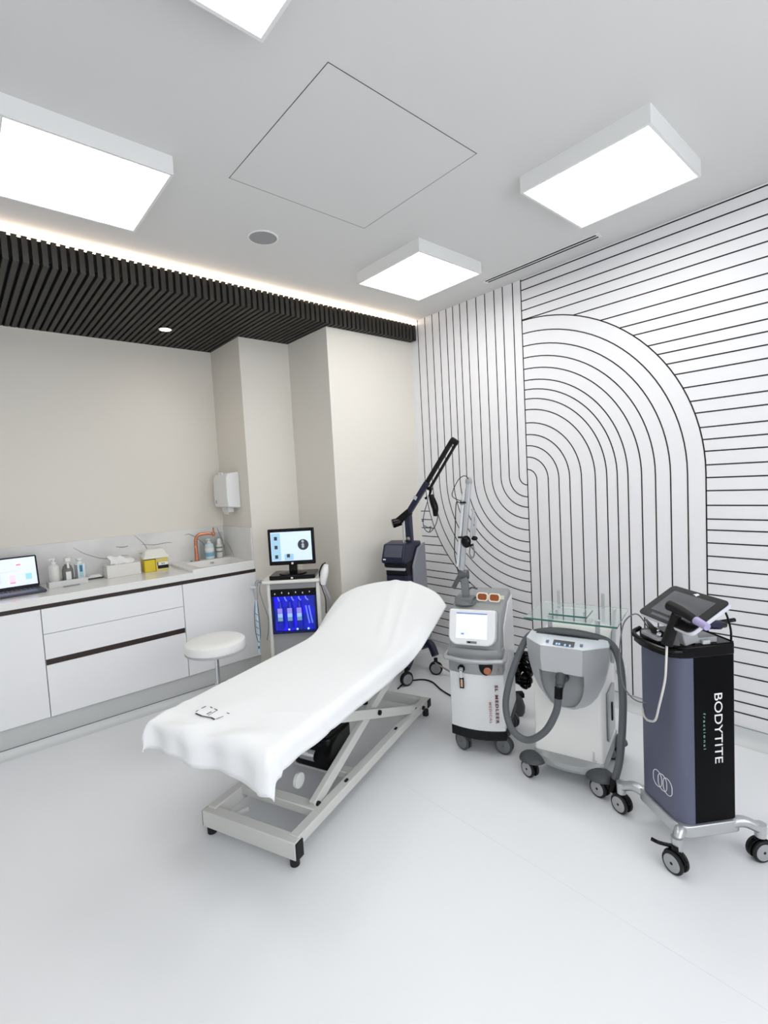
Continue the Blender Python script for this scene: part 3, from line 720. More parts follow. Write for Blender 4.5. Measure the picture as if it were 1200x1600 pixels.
# hanging hand piece on the arm
m = MB(); m.bar((-.020, .11, 1.34), (-.040, .11, 1.19), .014, .016, up=(0, 1, 0)); m.tube([(-.030, .11, 1.35), (-.012, .11, 1.29), (-.020, .11, 1.20)], .006, n=8); m.build('hand_piece', M_silver, L, bevel=.003)
m = MB(); m.sphere((-.072, .12, 1.165), .028, (1, .7, 1.25)); m.bar((-.06, .115, 1.14), (-.03, .112, 1.15), .012, .012); m.sphere((-.022, .11, 1.185), .013, (1.4, .8, 1)); m.build('hand_piece_grip', M_black, L)
m = MB(); m.tube([(-.048, .11, 1.14), (-.052, .11, 1.10), (-.040, .11, 1.075), (-.026, .11, 1.10), (-.032, .11, 1.15)], .004, n=8); m.build('cable_loop', M_grey2, L)
casterset(L, [(-.118, .045, -.55), (.105, .06, -.15), (-.12, .36, -.4), (.10, .36, -.5)], .050, .036, M_dgrey, M_dgrey, M_grey2, .10)
m = MB(); m.M = Matrix.Translation((.125, .10, .115)); m.box((0, -.02, 0), (.03, .06, .012)); m.build('brake_pedal', M_dgrey, L, bevel=.003)

# goggles lying on top of the laser cart
def goggles(name, label, loc, rz, framem, lensm, sc=1.0, tilt=.55):
    t = thing(name, label, 'safety glasses', loc, rz)
    Mg = Matrix.Rotation(tilt-PI/2, 4, 'X') @ Matrix.Diagonal((sc, sc, sc, 1))
    m = MB(); m.M = Mg
    for s in (-1, 1):
        rin = rrect(-.029, -.019, .029, .019, .014, 5); rou = rrect(-.036, -.026, .036, .026, .018, 5)
        cx = s*.038
        n_ = len(rin)
        vs = [(p[0]+cx, 0, p[1]) for p in rin]+[(p[0]+cx, 0, p[1]) for p in rou]+[(p[0]+cx, .010, p[1]) for p in rin]+[(p[0]+cx, .010, p[1]) for p in rou]
        fs = []
        for k in range(n_):
            j = (k+1) % n_
            fs += [(k, j, n_+j, n_+k), (2*n_+k, 3*n_+k, 3*n_+j, 2*n_+j), (n_+k, n_+j, 3*n_+j, 3*n_+k), (k, 2*n_+k, 2*n_+j, j)]
        m.add(vs, fs)
        m.bb(s*.073-.003, .0, -.008, s*.073+.003, .075, .014)
    m.bb(-.010, 0, -.002, .010, .009, .010)
    m.build('frame', framem, t, bevel=.001)
    for s in (-1, 1):
        m = MB(); m.M = Mg; m.loft([[(p[0]+s*.038, y, p[1]) for p in rrect(-.0292, -.0192, .0292, .0192, .014, 5)] for y in (.003, .006)]); m.build('lens', lensm, t)
    return t
Lz = rz_of(le)
def Lp(x, y, z):
    return (-1.073+le[0]*x-le[1]*y, -2.247+le[1]*x+le[0]*y, z)
gw = goggles('safety_glasses', 'white-framed safety glasses with amber lenses and a dark strap, lying on the white laser cart', Lp(.035, .135, .850), Lz-.15, mat('ivory_frame', (236, 230, 208), .35), M_orange, .92, PI/2-.22)
m = MB(); m.tube([(-.072, .02, -.01), (-.105, .0, -.008), (-.118, .0, .022), (-.100, .01, .046), (-.066, .015, .040)], .0045, n=8)
m.build('strap', M_dgrey, gw)

# ------------------------------------------------------------------ cryo cooler
ce = (.26389, -.96455); CO = (-1.01, -2.686)
K = thing('cryo_cooler', 'white cooling cart with silver shield-shaped head and thick grey hose', 'skin cooling machine', (*CO, 0), rz_of(ce))
m = MB(); m.prism(rrect(-.145, .03, .178, .40, (.012, .012, .03, .03)), .125, .70); m.build('cabinet', mat('cooler_white', (232, 232, 229), .32), K, bevel=.004)
m = MB(); m.loft([[(p[0], p[1], z) for p in bowed(-.148, .181, .03, .41, bw)] for z, bw in ((.080, .040), (.098, .052), (.120, .050), (.138, .012))]); m.build('base', mat('base_silver', (164, 168, 168), .35, metal=.2), K, bevel=.003)
# shield head: loft of horizontal sections
m = MB(); rings = []
secs = [(.392, .03, .02), (.405, .075, .055), (.43, .105, .085), (.47, .135, .10), (.53, .162, .112), (.60, .180, .118), (.66, .188, .122), (.715, .190, .112)]
for z, hw, dp in secs:
    cx = .028; rg = []
    for k in range(17):
        q = -1+2*k/16
        xx = q*hw
        yy = -dp*(1-max(0, abs(q)-.52)/.48*.80)-.0+.0
        rg.append((cx+xx, yy+.03, z))
    rg += [(cx+hw, .06, z), (cx-hw, .06, z)]
    rings.append(rg)
m.loft(rings)
head = m.build('head', mat('cooler_silver', (184, 187, 189), .32, metal=.25), K)
# control fascia: sloping light panel on top
m = MB()
fr = [(p[0], p[1], .716) for p in rings[-1]]
bk = [(.028+(p[0]-.028)*.93, p[1]+.048 if p[1] < .05 else .062, .740) for p in fr]
m.loft([fr, bk]); fas = m.build('control_fascia', mat('fascia_silver', (216, 222, 228), .3, metal=.1), K)
Mf = basis((.035, -.062, .7285), (1, 0, 0), (0, .048, .024))
m = MB(); m.M = Mf; m.box((0, .004, .001), (.095, .032, .003)); m.build('display', M_dgrey, fas, bevel=.001)
m = MB(); m.M = Mf
for x in (-.075, .078): m.box((x, .004, .0016), (.012, .014, .003))
m.build('button', mat('slate_button', (96, 118, 148), .4), fas)
m = MB(); m.M = Mf
for x, y in ((-.03, -.006), (-.018, -.006), (.008, -.008), (.03, -.008)): m.box((x, y, .0028), (.008, .012, .001))
m.build('icon', mat('icon_blue', (150, 186, 235), .4, emit=(150, 186, 235), es=.5), fas)
# hose port niche
m = MB()
Mn = basis((.022, -.0935, 0), (1, 0, 0), (0, 0, 1))
niche = [(-.103, .596), (.103, .596)]+[(.103*math.cos(a)**.8 if a < PI/2 else -.103*abs(math.cos(a))**.8, .580-.165*math.sin(a)) for a in [PI*k/16 for k in range(1, 16)]]
def nr(sc, y): return [(.022+p[0]*sc, y+0, .50+(p[1]-.50)*sc) for p in niche]
m = MB(); m.loft([nr(1, -.25), nr(1, -.032)], True); cut = m.build('niche_cut', M_grey, K)
bo = head.modifiers.new('niche', 'BOOLEAN'); bo.operation = 'DIFFERENCE'; bo.object = cut; bo.solver = 'EXACT'
head.modifiers.move(len(head.modifiers)-1, 0)
for md_ in list(head.modifiers):
    if md_.type == 'BEVEL': head.modifiers.remove(md_)
bpy.context.view_layer.update()
me2 = bpy.data.meshes.new_from_object(head.evaluated_get(bpy.context.evaluated_depsgraph_get()))
head.modifiers.clear(); head.data = me2; bpy.data.objects.remove(cut)
me2.set_sharp_from_angle(angle=math.radians(28))
m = MB(); m.loft([nr(.995, -.0335), nr(.995, -.0315)], True)
m.build('hose_niche', mat('niche_grey', (146, 148, 150), .4), K)
m = MB(); m.cyl((.024, -.032, .560), (.024, -.085, .572), .026, .026); m.cyl((.024, -.075, .585), (.024, -.112, .545), .024, .020); m.cyl((.024, -.110, .548), (.023, -.126, .515), .019, .016); m.build('hose_coupling', M_dgrey, K)
hz = [(.023, -.125, .535), (.021, -.132, .50), (.008, -.128, .424), (-.051, -.11, .310), (-.142, -.095, .238), (-.225, -.075, .262), (-.262, -.05, .365), (-.243, -.02, .50), (-.200, .03, .640), (-.158, .06, .712), (-.068, .04, .749), (.03, .03, .760), (.128, .04, .751), (.212, .06, .722), (.254, .045, .650), (.272, .0, .511), (.270, -.02, .363), (.256, -.03, .211), (.235, -.035, .115)]
MB().tube(hz, .0165, n=16, sub=6).build('hose', M_hose, K)
MB().cyl((.237, -.035, .125), (.228, -.035, .062), .019, .018).build('hose_end', M_black, K)
MB().cyl((.0235, -.126, .545), (.022, -.134, .495), .0185).build('hose_collar', M_black, K)
m = MB(); m.prism(rrect(-.12, .012, .175, .06, .012), .70, .742); m.build('hose_rest', M_dgrey, K, bevel=.008)
# caster hoods
for (x, y, a) in ((-.155, .0, 0), (.165, .0, 0), (-.15, .36, 0), (.17, .36, 0)):
    m = MB(); m.sphere((x, y+.01, .085), .066, (1.0, .85, .60), n=20)
    m.v = [Vector((p.x, p.y, max(p.z, .084))) for p in m.v]
    m.build('caster_hood', M_dgrey, K)
casterset(K, [(-.165, .0, -.5), (.165, .0, -.45), (-.15, .36, -.4), (.17, .36, -.6)], .043, .046, M_black, M_rubber, M_hub, .085)
m = MB(); m.box((.135, .0295, .165), (.010, .002, .045)); m.box((.139, .0295, .145), (.020, .002, .006)); m.build('rating_mark', mat('pale_mark', (196, 198, 198), .5), K)
# glass shelf on posts
for (x, y) in ((-.058, .06), (.162, .06)):
    MB().cyl((x, y, .70), (x, y, .812), .011, .010).cyl((x, y, .812), (x, y, .822), .013).build('shelf_post', M_lgrey, K)
gs = thing('glass_shelf', 'clear glass shelf with green edges on top of the cooling cart', 'glass shelf', (*CO, .8125), rz_of(ce))
gl = MB().prism(rrect(-.165, -.010, .258, .33, .006), 0, .008).build('glass_plate', M_glass, gs)
m = MB(); m.bb(-.165, -.0112, .0, .258, -.0102, .008); m.build('glass_edge', M_glassedge, gl)
m = MB(); m.bb(-.05, .012, .026, .125, .15, .034); g2 = m.build('glass_plate', M_glass, gs); m = MB(); m.bb(-.05, .0108, .026, .125, .0118, .034); m.build('glass_edge', M_glassedge, g2)
for x in (-.03, .10): MB().cyl((x, .08, .008), (x, .08, .026), .006).build('spacer', M_lgrey, gs)
for (x, y) in ((-.075, .30), (.145, .30)): MB().box((x, y, .045), (.016, .006, .075)).build('bracket', M_lgrey, gs, bevel=.002)
m = MB(); m.loft([[(x, .26, z0), (x, .30, z0), (x, .38, z1), (x, .34, z1)] for x, z0, z1 in ((.182, .55, .80), (.198, .55, .80))]); m.build('rear_bracket', M_lgrey, K, bevel=.004)
m = MB(); m.bb(.1785, .13, .20, .190, .30, .44); m.build('side_handle', M_lgrey, K, bevel=.01, seg=3)
m = MB(); m.box((.192, .20, .33), (.01, .02, .09)); m.build('side_clip', M_blackm, K, bevel=.002)

# black bundle and paddle behind the cooler
t = thing('foot_switch', 'dark grey foot switch paddle standing on the floor between the laser and cooling carts', 'foot switch', (-.56, -2.115, 0), math.radians(-40))
m = MB(); m.loft([[(p[0]*s, p[1]*s+off, z) for p in rrect(-.05, -.024, .05, .024, .022)] for z, s, off in ((0, .75, 0), (.02, 1.0, 0), (.06, 1.1, .004), (.10, .9, .012), (.135, .42, .02))]); m.build('pedal', M_dgrey, t, angle=60)
m = MB(); m.bb(-.03, .02, .10, .06, .07, .13); m.build('bracket', M_blackm, t, bevel=.005)
random.seed(3)
m = MB()
for k in range(13):
    a = k*.7; q = .034+.0028*k+.012*math.sin(k*2.1)
    pts = [(q*math.cos(b+a)*(.9+.2*math.sin(3*b)), .02*math.sin(k)+.03*math.sin(2*b+k), .19+q*1.35*math.sin(b+a)*.9+.01*k) for b in [2*PI*i/14 for i in range(15)]]
    m.tube(pts, .0085, n=8, sub=3)
cb = m.build('cable_bundle', M_black); cb.location = (-.50, -2.13, .02); cb.rotation_euler = (0, 0, math.radians(-50))
tag(cb, 'black coiled cable bundle above the foot switch, left of the cooling cart', 'cable')

# ------------------------------------------------------------------ navy body-contouring cart
be = (.82312, -.56787); BO = (-1.205, -3.248)
Bt = thing('contouring_cart', 'tall navy and black body-contouring cart with white BODYTITE lettering on casters', 'medical cart', (*BO, 0), rz_of(be))
X0, X1, Y0, Y1 = .042, .272, .022, .272
poly = rrect(X0, Y0, X1, Y1, (.052, .012, .03, .04), 8)
MB().prism(poly, .158, .806).build('column', M_navyp, Bt, bevel=.002)
m = MB(); m.prism([(X0+.060, Y0-.0012), (X1-.012, Y0-.0012)]+[(X1-.012+.0132*math.sin(a), Y0+.012-.0132*math.cos(a)) for a in [PI/2*k/5 for k in range(1, 6)]]+[(X1+.0012, Y1-.03), (X1-.001, Y1-.03), (X1-.001, Y0+.012), (X1-.012, Y0+.001), (X0+.060, Y0+.001)], .160, .855)
m.build('front_panel', mat('front_black', (7, 7, 9), .32, spec=.1), Bt)
m = MB(); m.prism(rrect(X0-.004, Y0-.003, X1+.002, Y1+.003, (.055, .014, .03, .04), 8), .806, .852); m.build('top_cap', M_black, Bt, bevel=.005)
m = MB(); v_, f_ = text('BODYTITE', .049); Mt = basis((.1985, Y0-.0014, .5275), (0, 0, -1), (1, 0, 0)); 
m.add(v_, f_, Mt @ Matrix.Diagonal((1.215, .95, 1, 1))); m.build('lettering', M_letter, Bt)
m = MB(); v_, f_ = text('f r a c t i o n a l', .013); Mt = basis((.142, Y0-.0014, .52), (0, 0, -1), (1, 0, 0)); m.add(v_, f_, Mt @ Matrix.Diagonal((1.75, 1, 1, 1))); m.build('small_lettering', M_teal, Bt)
# three overlapping rounded outlines on the left face
m = MB()
for i, c_ in enumerate((.095, .125, .155)):
    pl = rrect(c_-.026, .235, c_+.026, .300, .025, 6); pl.append(pl[0])
    m.tube([(X0-.0008, p[0], p[1]) for p in pl], .0014, n=6, smooth=False)
m.build('emblem', M_letter, Bt)
# side tray with lip, left
m = MB()
tp = [(X0+.02, .03), (X0-.012, .05), (X0-.03, .12), (X0-.034, .20), (X0-.02, .262), (X0+.02, .275)]
m.prism(tp, .806, .820)
m.tube([(X0+.02, .03, .832), (X0-.014, .05, .832), (X0-.032, .12, .832), (X0-.036, .20, .834), (X0-.022, .262, .840), (X0+.02, .28, .85)], .010, n=10)
m.build('side_tray', M_black, Bt)
# base frame and legs
m = MB(); m.prism(rrect(X0-.012, Y0-.012, X1+.012, Y1+.012, (.05, .02, .03, .04), 8), .112, .158)
m.build('base_frame', M_alu, Bt, bevel=.004)
def leg(p0, p1, z0, z1):
    m = MB(); p0 = Vector((*p0, z0)); p1 = Vector((*p1, z1)); mid = (p0+p1)/2+Vector((0, 0, .018))
    m.tube([p0, mid, p1], lambda q: .022-.003*q, n=12, sub=6); m.cyl(p1+Vector((0, 0, .020)), p1-Vector((0, 0, .03)), .021, .019); return m
leg((.06, .25), (.0, .345), .135, .118).build('leg', M_alu, Bt)
leg((.06, .04), (.012, .006), .130, .112).build('leg', M_alu, Bt)
leg((.24, .035), (.352, .0), .135, .122).build('leg', M_alu, Bt)
leg((.25, .25), (.345, .335), .135, .118).build('leg', M_alu, Bt)
casterset(Bt, [(0, .345, -1.25), (.0, .0, -1.25), (.348, .0, .0), (.345, .335, -.8)], .042, .046, M_black, M_rubber, M_hub, .105)
MB().tube([(.0, .02, .088), (-.03, .05, .082), (-.05, .07, .086)], .007, n=8).build('brake_lever', M_black, Bt)
# tablet mount
m = MB(); m.bar((.11, .05, .855), (.085, .05, .965), .06, .03, up=(0, 1, 0)); m.cyl((.085, -.01, .968), (.085, .12, .968), .016); m.build('tablet_mount', M_grey, Bt, bevel=.004)
tabn = Vector((.15, 0, .092)).normalized()
def Bp(x, y, z): return (BO[0]+be[0]*x-be[1]*y, BO[1]+be[1]*x+be[0]*y, z)
Bz = rz_of(be)
tb = thing('tablet', 'black touchscreen tablet tilted on top of the navy cart', 'tablet computer', Bp(-.006, .046, .948), Bz)
Mtab = basis((0, 0, 0), (0, -1, 0), tabn)           # x to viewer's right, y up the slope, z out
m = MB(); m.M = Mtab; m.prism(rrect(-.146, 0, .146, .186, .020, 6), -.020, -.004); m.build('shell', mat('tablet_shell', (206, 208, 216), .35), tb, bevel=.004)
m = MB(); m.M = Mtab; m.prism(rrect(-.145, .001, .145, .185, .020, 6), -.004, .001); m.build('bezel', mat('tablet_bezel', (26, 26, 28), .15), tb, bevel=.001)
m = MB(); m.M = Mtab; m.box((0, .098, .0013), (.212, .122, .0012)); m.build('screen', mat('dark_mirror_screen', (95, 98, 102), .06, spec=.9, metal=.55), tb)
m = MB(); m.M = Mtab; m.add([(-.016, .168, .0014), (-.002, .178, .0014), (.012, .174, .0014), (.004, .162, .0014), (-.004, .166, .0014)], [(0, 1, 2, 3, 4)]); m.build('emblem', M_letter, tb)
m = MB(); m.M = Mtab; m.box((-.03, .020, .0014), (.10, .012, .001)); m.build('status_bar', mat('status_grey', (88, 90, 94), .3), tb)
# pistol hand piece resting in front of the tablet
h1 = thing('hand_piece', 'black pistol-shaped hand piece with a lilac tip in front of the tablet', 'hand piece', Bp(-.02, 0, .89), Bz)
m = MB(); m.tube([(.012, .016, -.018), (.024, .004, .04), (.034, -.010, .098)], lambda q: .0205-.003*q, n=14); m.build('grip', M_blackm, h1)
m = MB(); m.tube([(.030, .022, .125), (.034, -.03, .118), (.038, -.10, .102)], lambda q: .0195-.005*q, n=14); m.build('barrel', M_blackm, h1)
m = MB(); m.tube([(.038, -.10, .102), (.040, -.15, .092)], lambda q: .0145-.002*q, n=14, smooth=False); m.build('tip', mat('lilac_tip', (168, 158, 200), .3), h1)
attach(MB().tube([Bp(-.006, .018, .874), Bp(-.020, .005, .80), Bp(-.020, .015, .73), Bp(-.02, .05, .62), Bp(-.008, .09, .548), Bp(.0, .14, .519), Bp(.012, .185, .510), Bp(.030, .225, .513), Bp(.046, .250, .518)], .0042, n=8).build('hand_piece_cable', mat('white_cable', (214, 212, 206), .5)), h1)
attach(MB().tube([Bp(.06, .21, .86), Bp(.01, .215, .93), Bp(-.02, .25, .90), Bp(-.02, .285, .83), Bp(-.02, .30, .74), Bp(-.015, .295, .62), Bp(.0, .265, .568), Bp(.02, .238, .552), Bp(.044, .222, .552)], .0028, n=8).build('thin_cable', M_grey2), Bt)
# second hand piece, dark wing and clutter on the cart top
h2 = thing('hand_piece', 'navy and black slim hand piece lying behind the tablet, pointing right', 'hand piece', Bp(.22, .07, .862), Bz)
MB().tube([(-.10, -.03, .06), (-.03, -.01, .055), (.03, .0, .045)], lambda q: .020-.002*q, n=12).build('body', M_navy, h2)
MB().tube([(.03, 0, .045), (.06, .01, .04)], .012, n=10, smooth=False).build('neck', M_black, h2)
h3 = thing('hand_piece', 'thin black stylus hand piece sticking out at the right of the cart top', 'hand piece', Bp(.25, .11, .885), Bz)
MB().tube([(-.05, 0, .01), (.03, .0, .018), (.10, .0, .022)], lambda q: .008, n=10).build('body', M_black, h3)
MB().tube([(.10, 0, .022), (.112, 0, .023)], .003, n=8, smooth=False).build('tip', M_chrome, h3)
m = MB(); m.tube([(.0, 0, 0), (.03, 0, .04), (.06, .0, .09), (.10, .0, .0)], .004, n=6)
t = thing('cradle', 'black hand piece cradle with a raised wing on the left of the cart top', 'holder', Bp(.045, .12, .852), Bz)
m = MB(); m.loft([[(0, .10, .05), (.01, .105, .055), (.012, .10, .05), (.0, .095, .045)], [(-.01, .05, .025), (.01, .055, .035), (.015, .05, .0), (-.01, .03, .0)], [(-.01, -.03, .01), (.02, -.03, .02), (.02, -.04, 0), (-.01, -.05, 0)]]); m.build('wing', M_black, t)
m = MB(); m.prism(rrect(-.03, -.02, .04, .09, .012), 0, .014); m.build('dish', M_grey, t, bevel=.003)
m = MB()
for (x, y) in ((-.01, .0), (.01, .03), (.02, .06)): m.sphere((x, y, .020), .010)
m.build('connector', M_chrome, t)
t = thing('cable_socket', 'grey connector block on the black cart top under the tablet', 'connector', Bp(.175, .07, .8525), Bz)
MB().bb(-.05, -.03, 0, .04, .04, .022).build('block', M_grey, t, bevel=.003); MB().bb(-.03, -.045, .0, .0, -.03, .016).build('plug', M_lgrey, t, bevel=.002)
attach(MB().tube([Bp(.10, .16, .99), Bp(.20, .09, 1.0), Bp(.27, .08, .97), Bp(.31, .09, .90), Bp(.325, .10, .83), Bp(.31, .10, .74), Bp(.287, .10, .72)], .004, n=8).build('power_cable', M_black), Bt)
attach(MB().tube([Bp(.287, .11, .84), Bp(.30, .11, .82), Bp(.318, .11, .76), Bp(.30, .11, .71), Bp(.318, .11, .66), Bp(.29, .11, .62)], .0035, n=8).build('power_cable', M_black), Bt)
attach(MB().tube([Bp(.287, .12, .46), Bp(.32, .12, .39), Bp(.338, .12, .32), Bp(.325, .12, .25), Bp(.29, .12, .18)], .004, n=8).tube([Bp(.287, .13, .36), Bp(.315, .13, .33), Bp(.33, .13, .27)], .004, n=8).build('power_cable', M_black), Bt)

# ------------------------------------------------------------------ hydro-dermabrasion cart with monitor
he = (.75331, -.65767); HO = (-1.284, -.854)
Hd = thing('facial_cart', 'white facial treatment cart with a blue-lit window of bottles', 'facial machine', (*HO, 0), rz_of(he))
cx = -.086; hw = .175
m = MB(); m.bb(cx-hw, .03, .10, cx+hw, .26, .80); m.build('body', mat('cart_grey', (168, 170, 172), .4), Hd, bevel=.008)
m = MB(); m.bb(cx-hw-.012, .0, .12, cx-hw+.012, .27, .83); m.build('side_pillar', M_plasticw, Hd, bevel=.008)
m = MB(); m.bb(cx+hw-.008, .0, .12, cx+hw+.022, .27, .83); m.build('side_pillar', M_plasticw, Hd, bevel=.008)
m = MB(); m.prism(rrect(cx-hw-.05, -.02, cx+hw+.03, .27, .03), .832, .856); m.build('shelf', M_plasticw, Hd, bevel=.008, seg=3)
m = MB(); m.bb(cx-hw+.012, .012, .785, cx+hw-.012, .03, .83); m.build('upper_panel', M_grey, Hd)
m = MB(); m.bb(cx-hw+.013, .002, .735, cx+hw-.009, .03, .788); rail = m.build('bottle_rail', M_black, Hd, bevel=.003)
m = MB()
for k in range(6): m.lathe([(.005, 0), (.006, .006), (.003, .012)], c=(cx-.13+k*.05, .0, .752+.006*(k % 2)), n=12)
m.build('valve', M_chrome, rail)
def blue_mat():
    m = mat('blue_window', (14, 14, 150), .2, emit=(28, 26, 235), es=.7)
    nt = m.node_tree; b = nt.nodes['Principled BSDF']; tc = nt.nodes.new('ShaderNodeTexCoord'); n = nt.nodes.new('ShaderNodeTexNoise')
    n.inputs['Scale'].default_value = 9; cr = nt.nodes.new('ShaderNodeValToRGB')
    cr.color_ramp.elements[0].color = (lin(8), lin(40), lin(105), 1); cr.color_ramp.elements[1].color = (lin(34), lin(20), lin(245), 1)
    cr.color_ramp.elements[0].position = .36; cr.color_ramp.elements[1].position = .62
    nt.links.new(tc.outputs['Object'], n.inputs['Vector']); nt.links.new(n.outputs['Fac'], cr.inputs['Fac']); nt.links.new(cr.outputs['Color'], b.inputs['Emission Color'])
    return m
M_blue = blue_mat()
m = MB(); m.bb(cx-hw+.013, .022, .478, cx+hw-.009, .028, .735); win = m.build('lit_window', M_blue, Hd)
m = MB(); m.bb(cx-hw+.012, .004, .462, cx+hw-.008, .022, .478); m.bb(cx-hw+.012, .004, .478, cx-hw+.028, .022, .735); m.bb(cx+hw-.024, .004, .478, cx+hw-.008, .022, .735); m.build('window_frame', mat('deep_navy', (16, 22, 70), .3), Hd)
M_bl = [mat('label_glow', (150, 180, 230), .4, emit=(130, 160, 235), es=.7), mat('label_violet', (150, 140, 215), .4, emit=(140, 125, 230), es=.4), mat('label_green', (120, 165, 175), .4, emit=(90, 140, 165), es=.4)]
for k, x in enumerate((-.185, -.115, -.047)):
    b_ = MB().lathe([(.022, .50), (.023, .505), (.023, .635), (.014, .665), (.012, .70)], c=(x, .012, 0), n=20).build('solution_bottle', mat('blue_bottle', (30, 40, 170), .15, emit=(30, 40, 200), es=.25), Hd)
    m = MB(); m.mi = 0; m.box((x, -.0115, .600), (.034, .002, .028)); m.mi = 1; m.box((x, -.0115, .634), (.034, .002, .036)); m.mi = 2; m.box((x, -.0115, .572), (.034, .002, .024)); m.build('label', M_bl, b_)
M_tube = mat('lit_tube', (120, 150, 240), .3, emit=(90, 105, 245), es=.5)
for k in range(5): MB().tube([(-.20+k*.05, .012, .73), (-.195+k*.05, .008, .715), (-.19+k*.052, .012, .70)], .005, n=6).build('tubing', M_tube, Hd)
for q in (0, .022): MB().tube([(.0+q, .010, .66), (.012+q, .008, .58), (.020+q, .012, .53)], .006, n=6).build('tubing', M_tube, Hd)
m = MB()
for x in (-.13, -.07, .01): m.sphere((x, .006, .492), .007)
m.build('indicator', mat('indicator_blue', (120, 170, 255), .3, emit=(130, 180, 255), es=2), Hd)
casterset(Hd, [(cx-.14, .05, .4), (cx+.14, .05, 1.0), (cx-.14, .23, .8), (cx+.14, .23, 1.2)], .04, .03, M_dgrey, M_rubber, M_grey, .10)
# hooks and hand pieces
def Hp(x, y, z): return (HO[0]+he[0]*x-he[1]*y, HO[1]+he[1]*x+he[0]*y, z)
Hz = rz_of(he)
m = MB(); m.tube([(cx-hw-.03, .02, .845), (cx-hw-.075, .0, .855), (cx-hw-.085, -.005, .82)], .012, n=10); m.build('hook', M_grey, Hd)
m = MB(); m.tube([(cx+hw+.02, .02, .81), (cx+hw+.05, .0, .815)], .010, n=10); m.build('hook', M_black, Hd)
t = thing('hand_piece', 'white facial hand piece hanging at the right of the blue-lit cart', 'hand piece', Hp(.150, -.01, .86), Hz)
m = MB(); m.tube([(-.012, 0, -.05), (-.006, 0, .0), (.008, 0, .05), (.018, 0, .095)], lambda q: .018+.010*math.sin(PI*min(1, q*1.1)), n=14); m.build('handle', M_plastic, t)
m = MB(); m.tube([(-.03, .012, -.03), (-.036, .012, .03), (-.015, .012, .085), (.012, .010, .105)], .005, n=8); m.build('rim', M_blackm, t)
m = MB(); m.tube([(-.01, 0, -.05), (.010, .0, -.10), (.03, .0, -.16), (.032, .01, -.24), (.02, .02, -.32), (0, .03, -.40)], .011, n=10); m.build('hose', M_grey, t)
m = MB(); m.tube([(-.03, .01, -.05), (-.015, .0, -.10), (-.002, .0, -.16), (-.006, .01, -.26)], .004, n=8); m.build('thin_hose', M_brown, t)
t = thing('hand_piece', 'pale blue spiral-corded wand hanging in front of the white basin cabinet', 'hand piece', Hp(-.355, -.01, .78), Hz)
m = MB(); m.M = Matrix.Translation((0, 0, 0)); m.tube([(-.028, 0, .035), (-.010, 0, .035), (.012, 0, .03)], lambda q: .017-.004*q, n=12); m.build('head', M_lgrey, t)
m = MB(); m.tube([(0, 0, .03), (.004, 0, -.02), (.006, 0, -.055)], lambda q: .019-.007*q, n=12); m.build('grip', M_silver, t)
m = MB(); m.tube([(.004, 0, -.055), (.002, 0, -.16), (.006, 0, -.30), (.0, 0, -.42), (.002, 0, -.445)], lambda q: .0085-.002*abs(q-.5), n=10); m.build('tube', mat('pale_blue_tube', (205, 222, 232), .2), t)
m = MB()
for k in range(5): m.bar((-.006, -.010, -.15-k*.05), (.012, -.010, -.165-k*.05), .006, .003)
m.box((.003, -.010, -.40), (.012, .003, .018)); m.build('marking', mat('teal_mark', (40, 96, 140), .4), t)
m = MB(); m.tube([(.0, .0, -.05), (-.014, 0, -.15), (-.016, 0, -.28), (-.002, 0, -.36), (.016, 0, -.32), (.018, 0, -.2), (.010, 0, -.06)], .0035, n=8); m.build('cord', mat('steel_blue_cord', (96, 118, 136), .4), t)
attach(MB().tube([Hp(-.305, -.01, .862), Hp(-.318, -.02, .80), Hp(-.30, -.02, .70), Hp(-.272, -.02, .60), Hp(-.275, -.02, .50), Hp(-.29, -.02, .43)], .004, n=8).build('thin_cable', mat('steel_cord', (120, 128, 136), .4)), Hd)
# monitor on its black base unit
t = thing('media_unit', 'flat black unit lying on the facial cart shelf under the monitor', 'media player', Hp(-.085, .115, .8565), Hz)
m = MB(); m.prism(rrect(-.165, -.115, .165, .11, .012), 0, .030); m.build('case', M_black, t, bevel=.004)
m = MB(); m.box((.0, -.1155, .012), (.016, .002, .010)); m.build('badge', M_letter, t)
t = thing('monitor', 'black desktop monitor showing a round scan image on top of the facial cart', 'monitor', Hp(-.093, .10, .887), Hz)
m = MB(); m.lathe([(.10, 0), (.10, .006), (.06, .012), (.03, .016)], n=32); m.bar((-.0, .02, .01), (0, .035, .12), .06, .03, up=(0, 1, 0)); m.build('stand', M_black, t)
Mm = Matrix.Translation((0, -.005, .195))
m = MB(); m.box((0, .018, 0), (.340, .035, .268), Mm); o = m.build('casing', M_black, t, bevel=.006)
m = MB(); m.box((-.0, -.0002, .004), (.298, .002, .214), Mm); m.build('screen', mat('monitor_screen', (205, 220, 240), .2, emit=(190, 212, 246), es=.5), o)
m = MB(); m.M = Mm; m.mi = 0
m.box((-.112, -.0016, .004), (.066, .001, .20)); m.box((-.02, -.0016, -.075), (.066, .001, .045)); m.mi = 1
for x, z in ((-.112, .065), (-.112, .0), (-.112, -.07), (-.025, -.065)): m.box((x, -.0023, z), (.022, .001, .026))
m2 = m; m = MB(); m.M = Mm; m.mi = 0
m.lathe([(.040, 0), (.040, .001), (.001, .0012)], n=32, M=Matrix.Translation((.088, -.0016, .012)) @ Matrix.Rotation(PI/2, 4, 'X'))
m.mi = 1
for z in (.03, .0, -.018): m.lathe([(.010, 0), (.010, .0005), (.001, .0006)], n=16, M=Matrix.Translation((.086, -.003, .012+z*.8)) @ Matrix.Rotation(PI/2, 4, 'X'))
m.build('scan_image', [mat('ui_dark', (60, 66, 72), .4), mat('ui_light', (200, 205, 212), .4)], o)
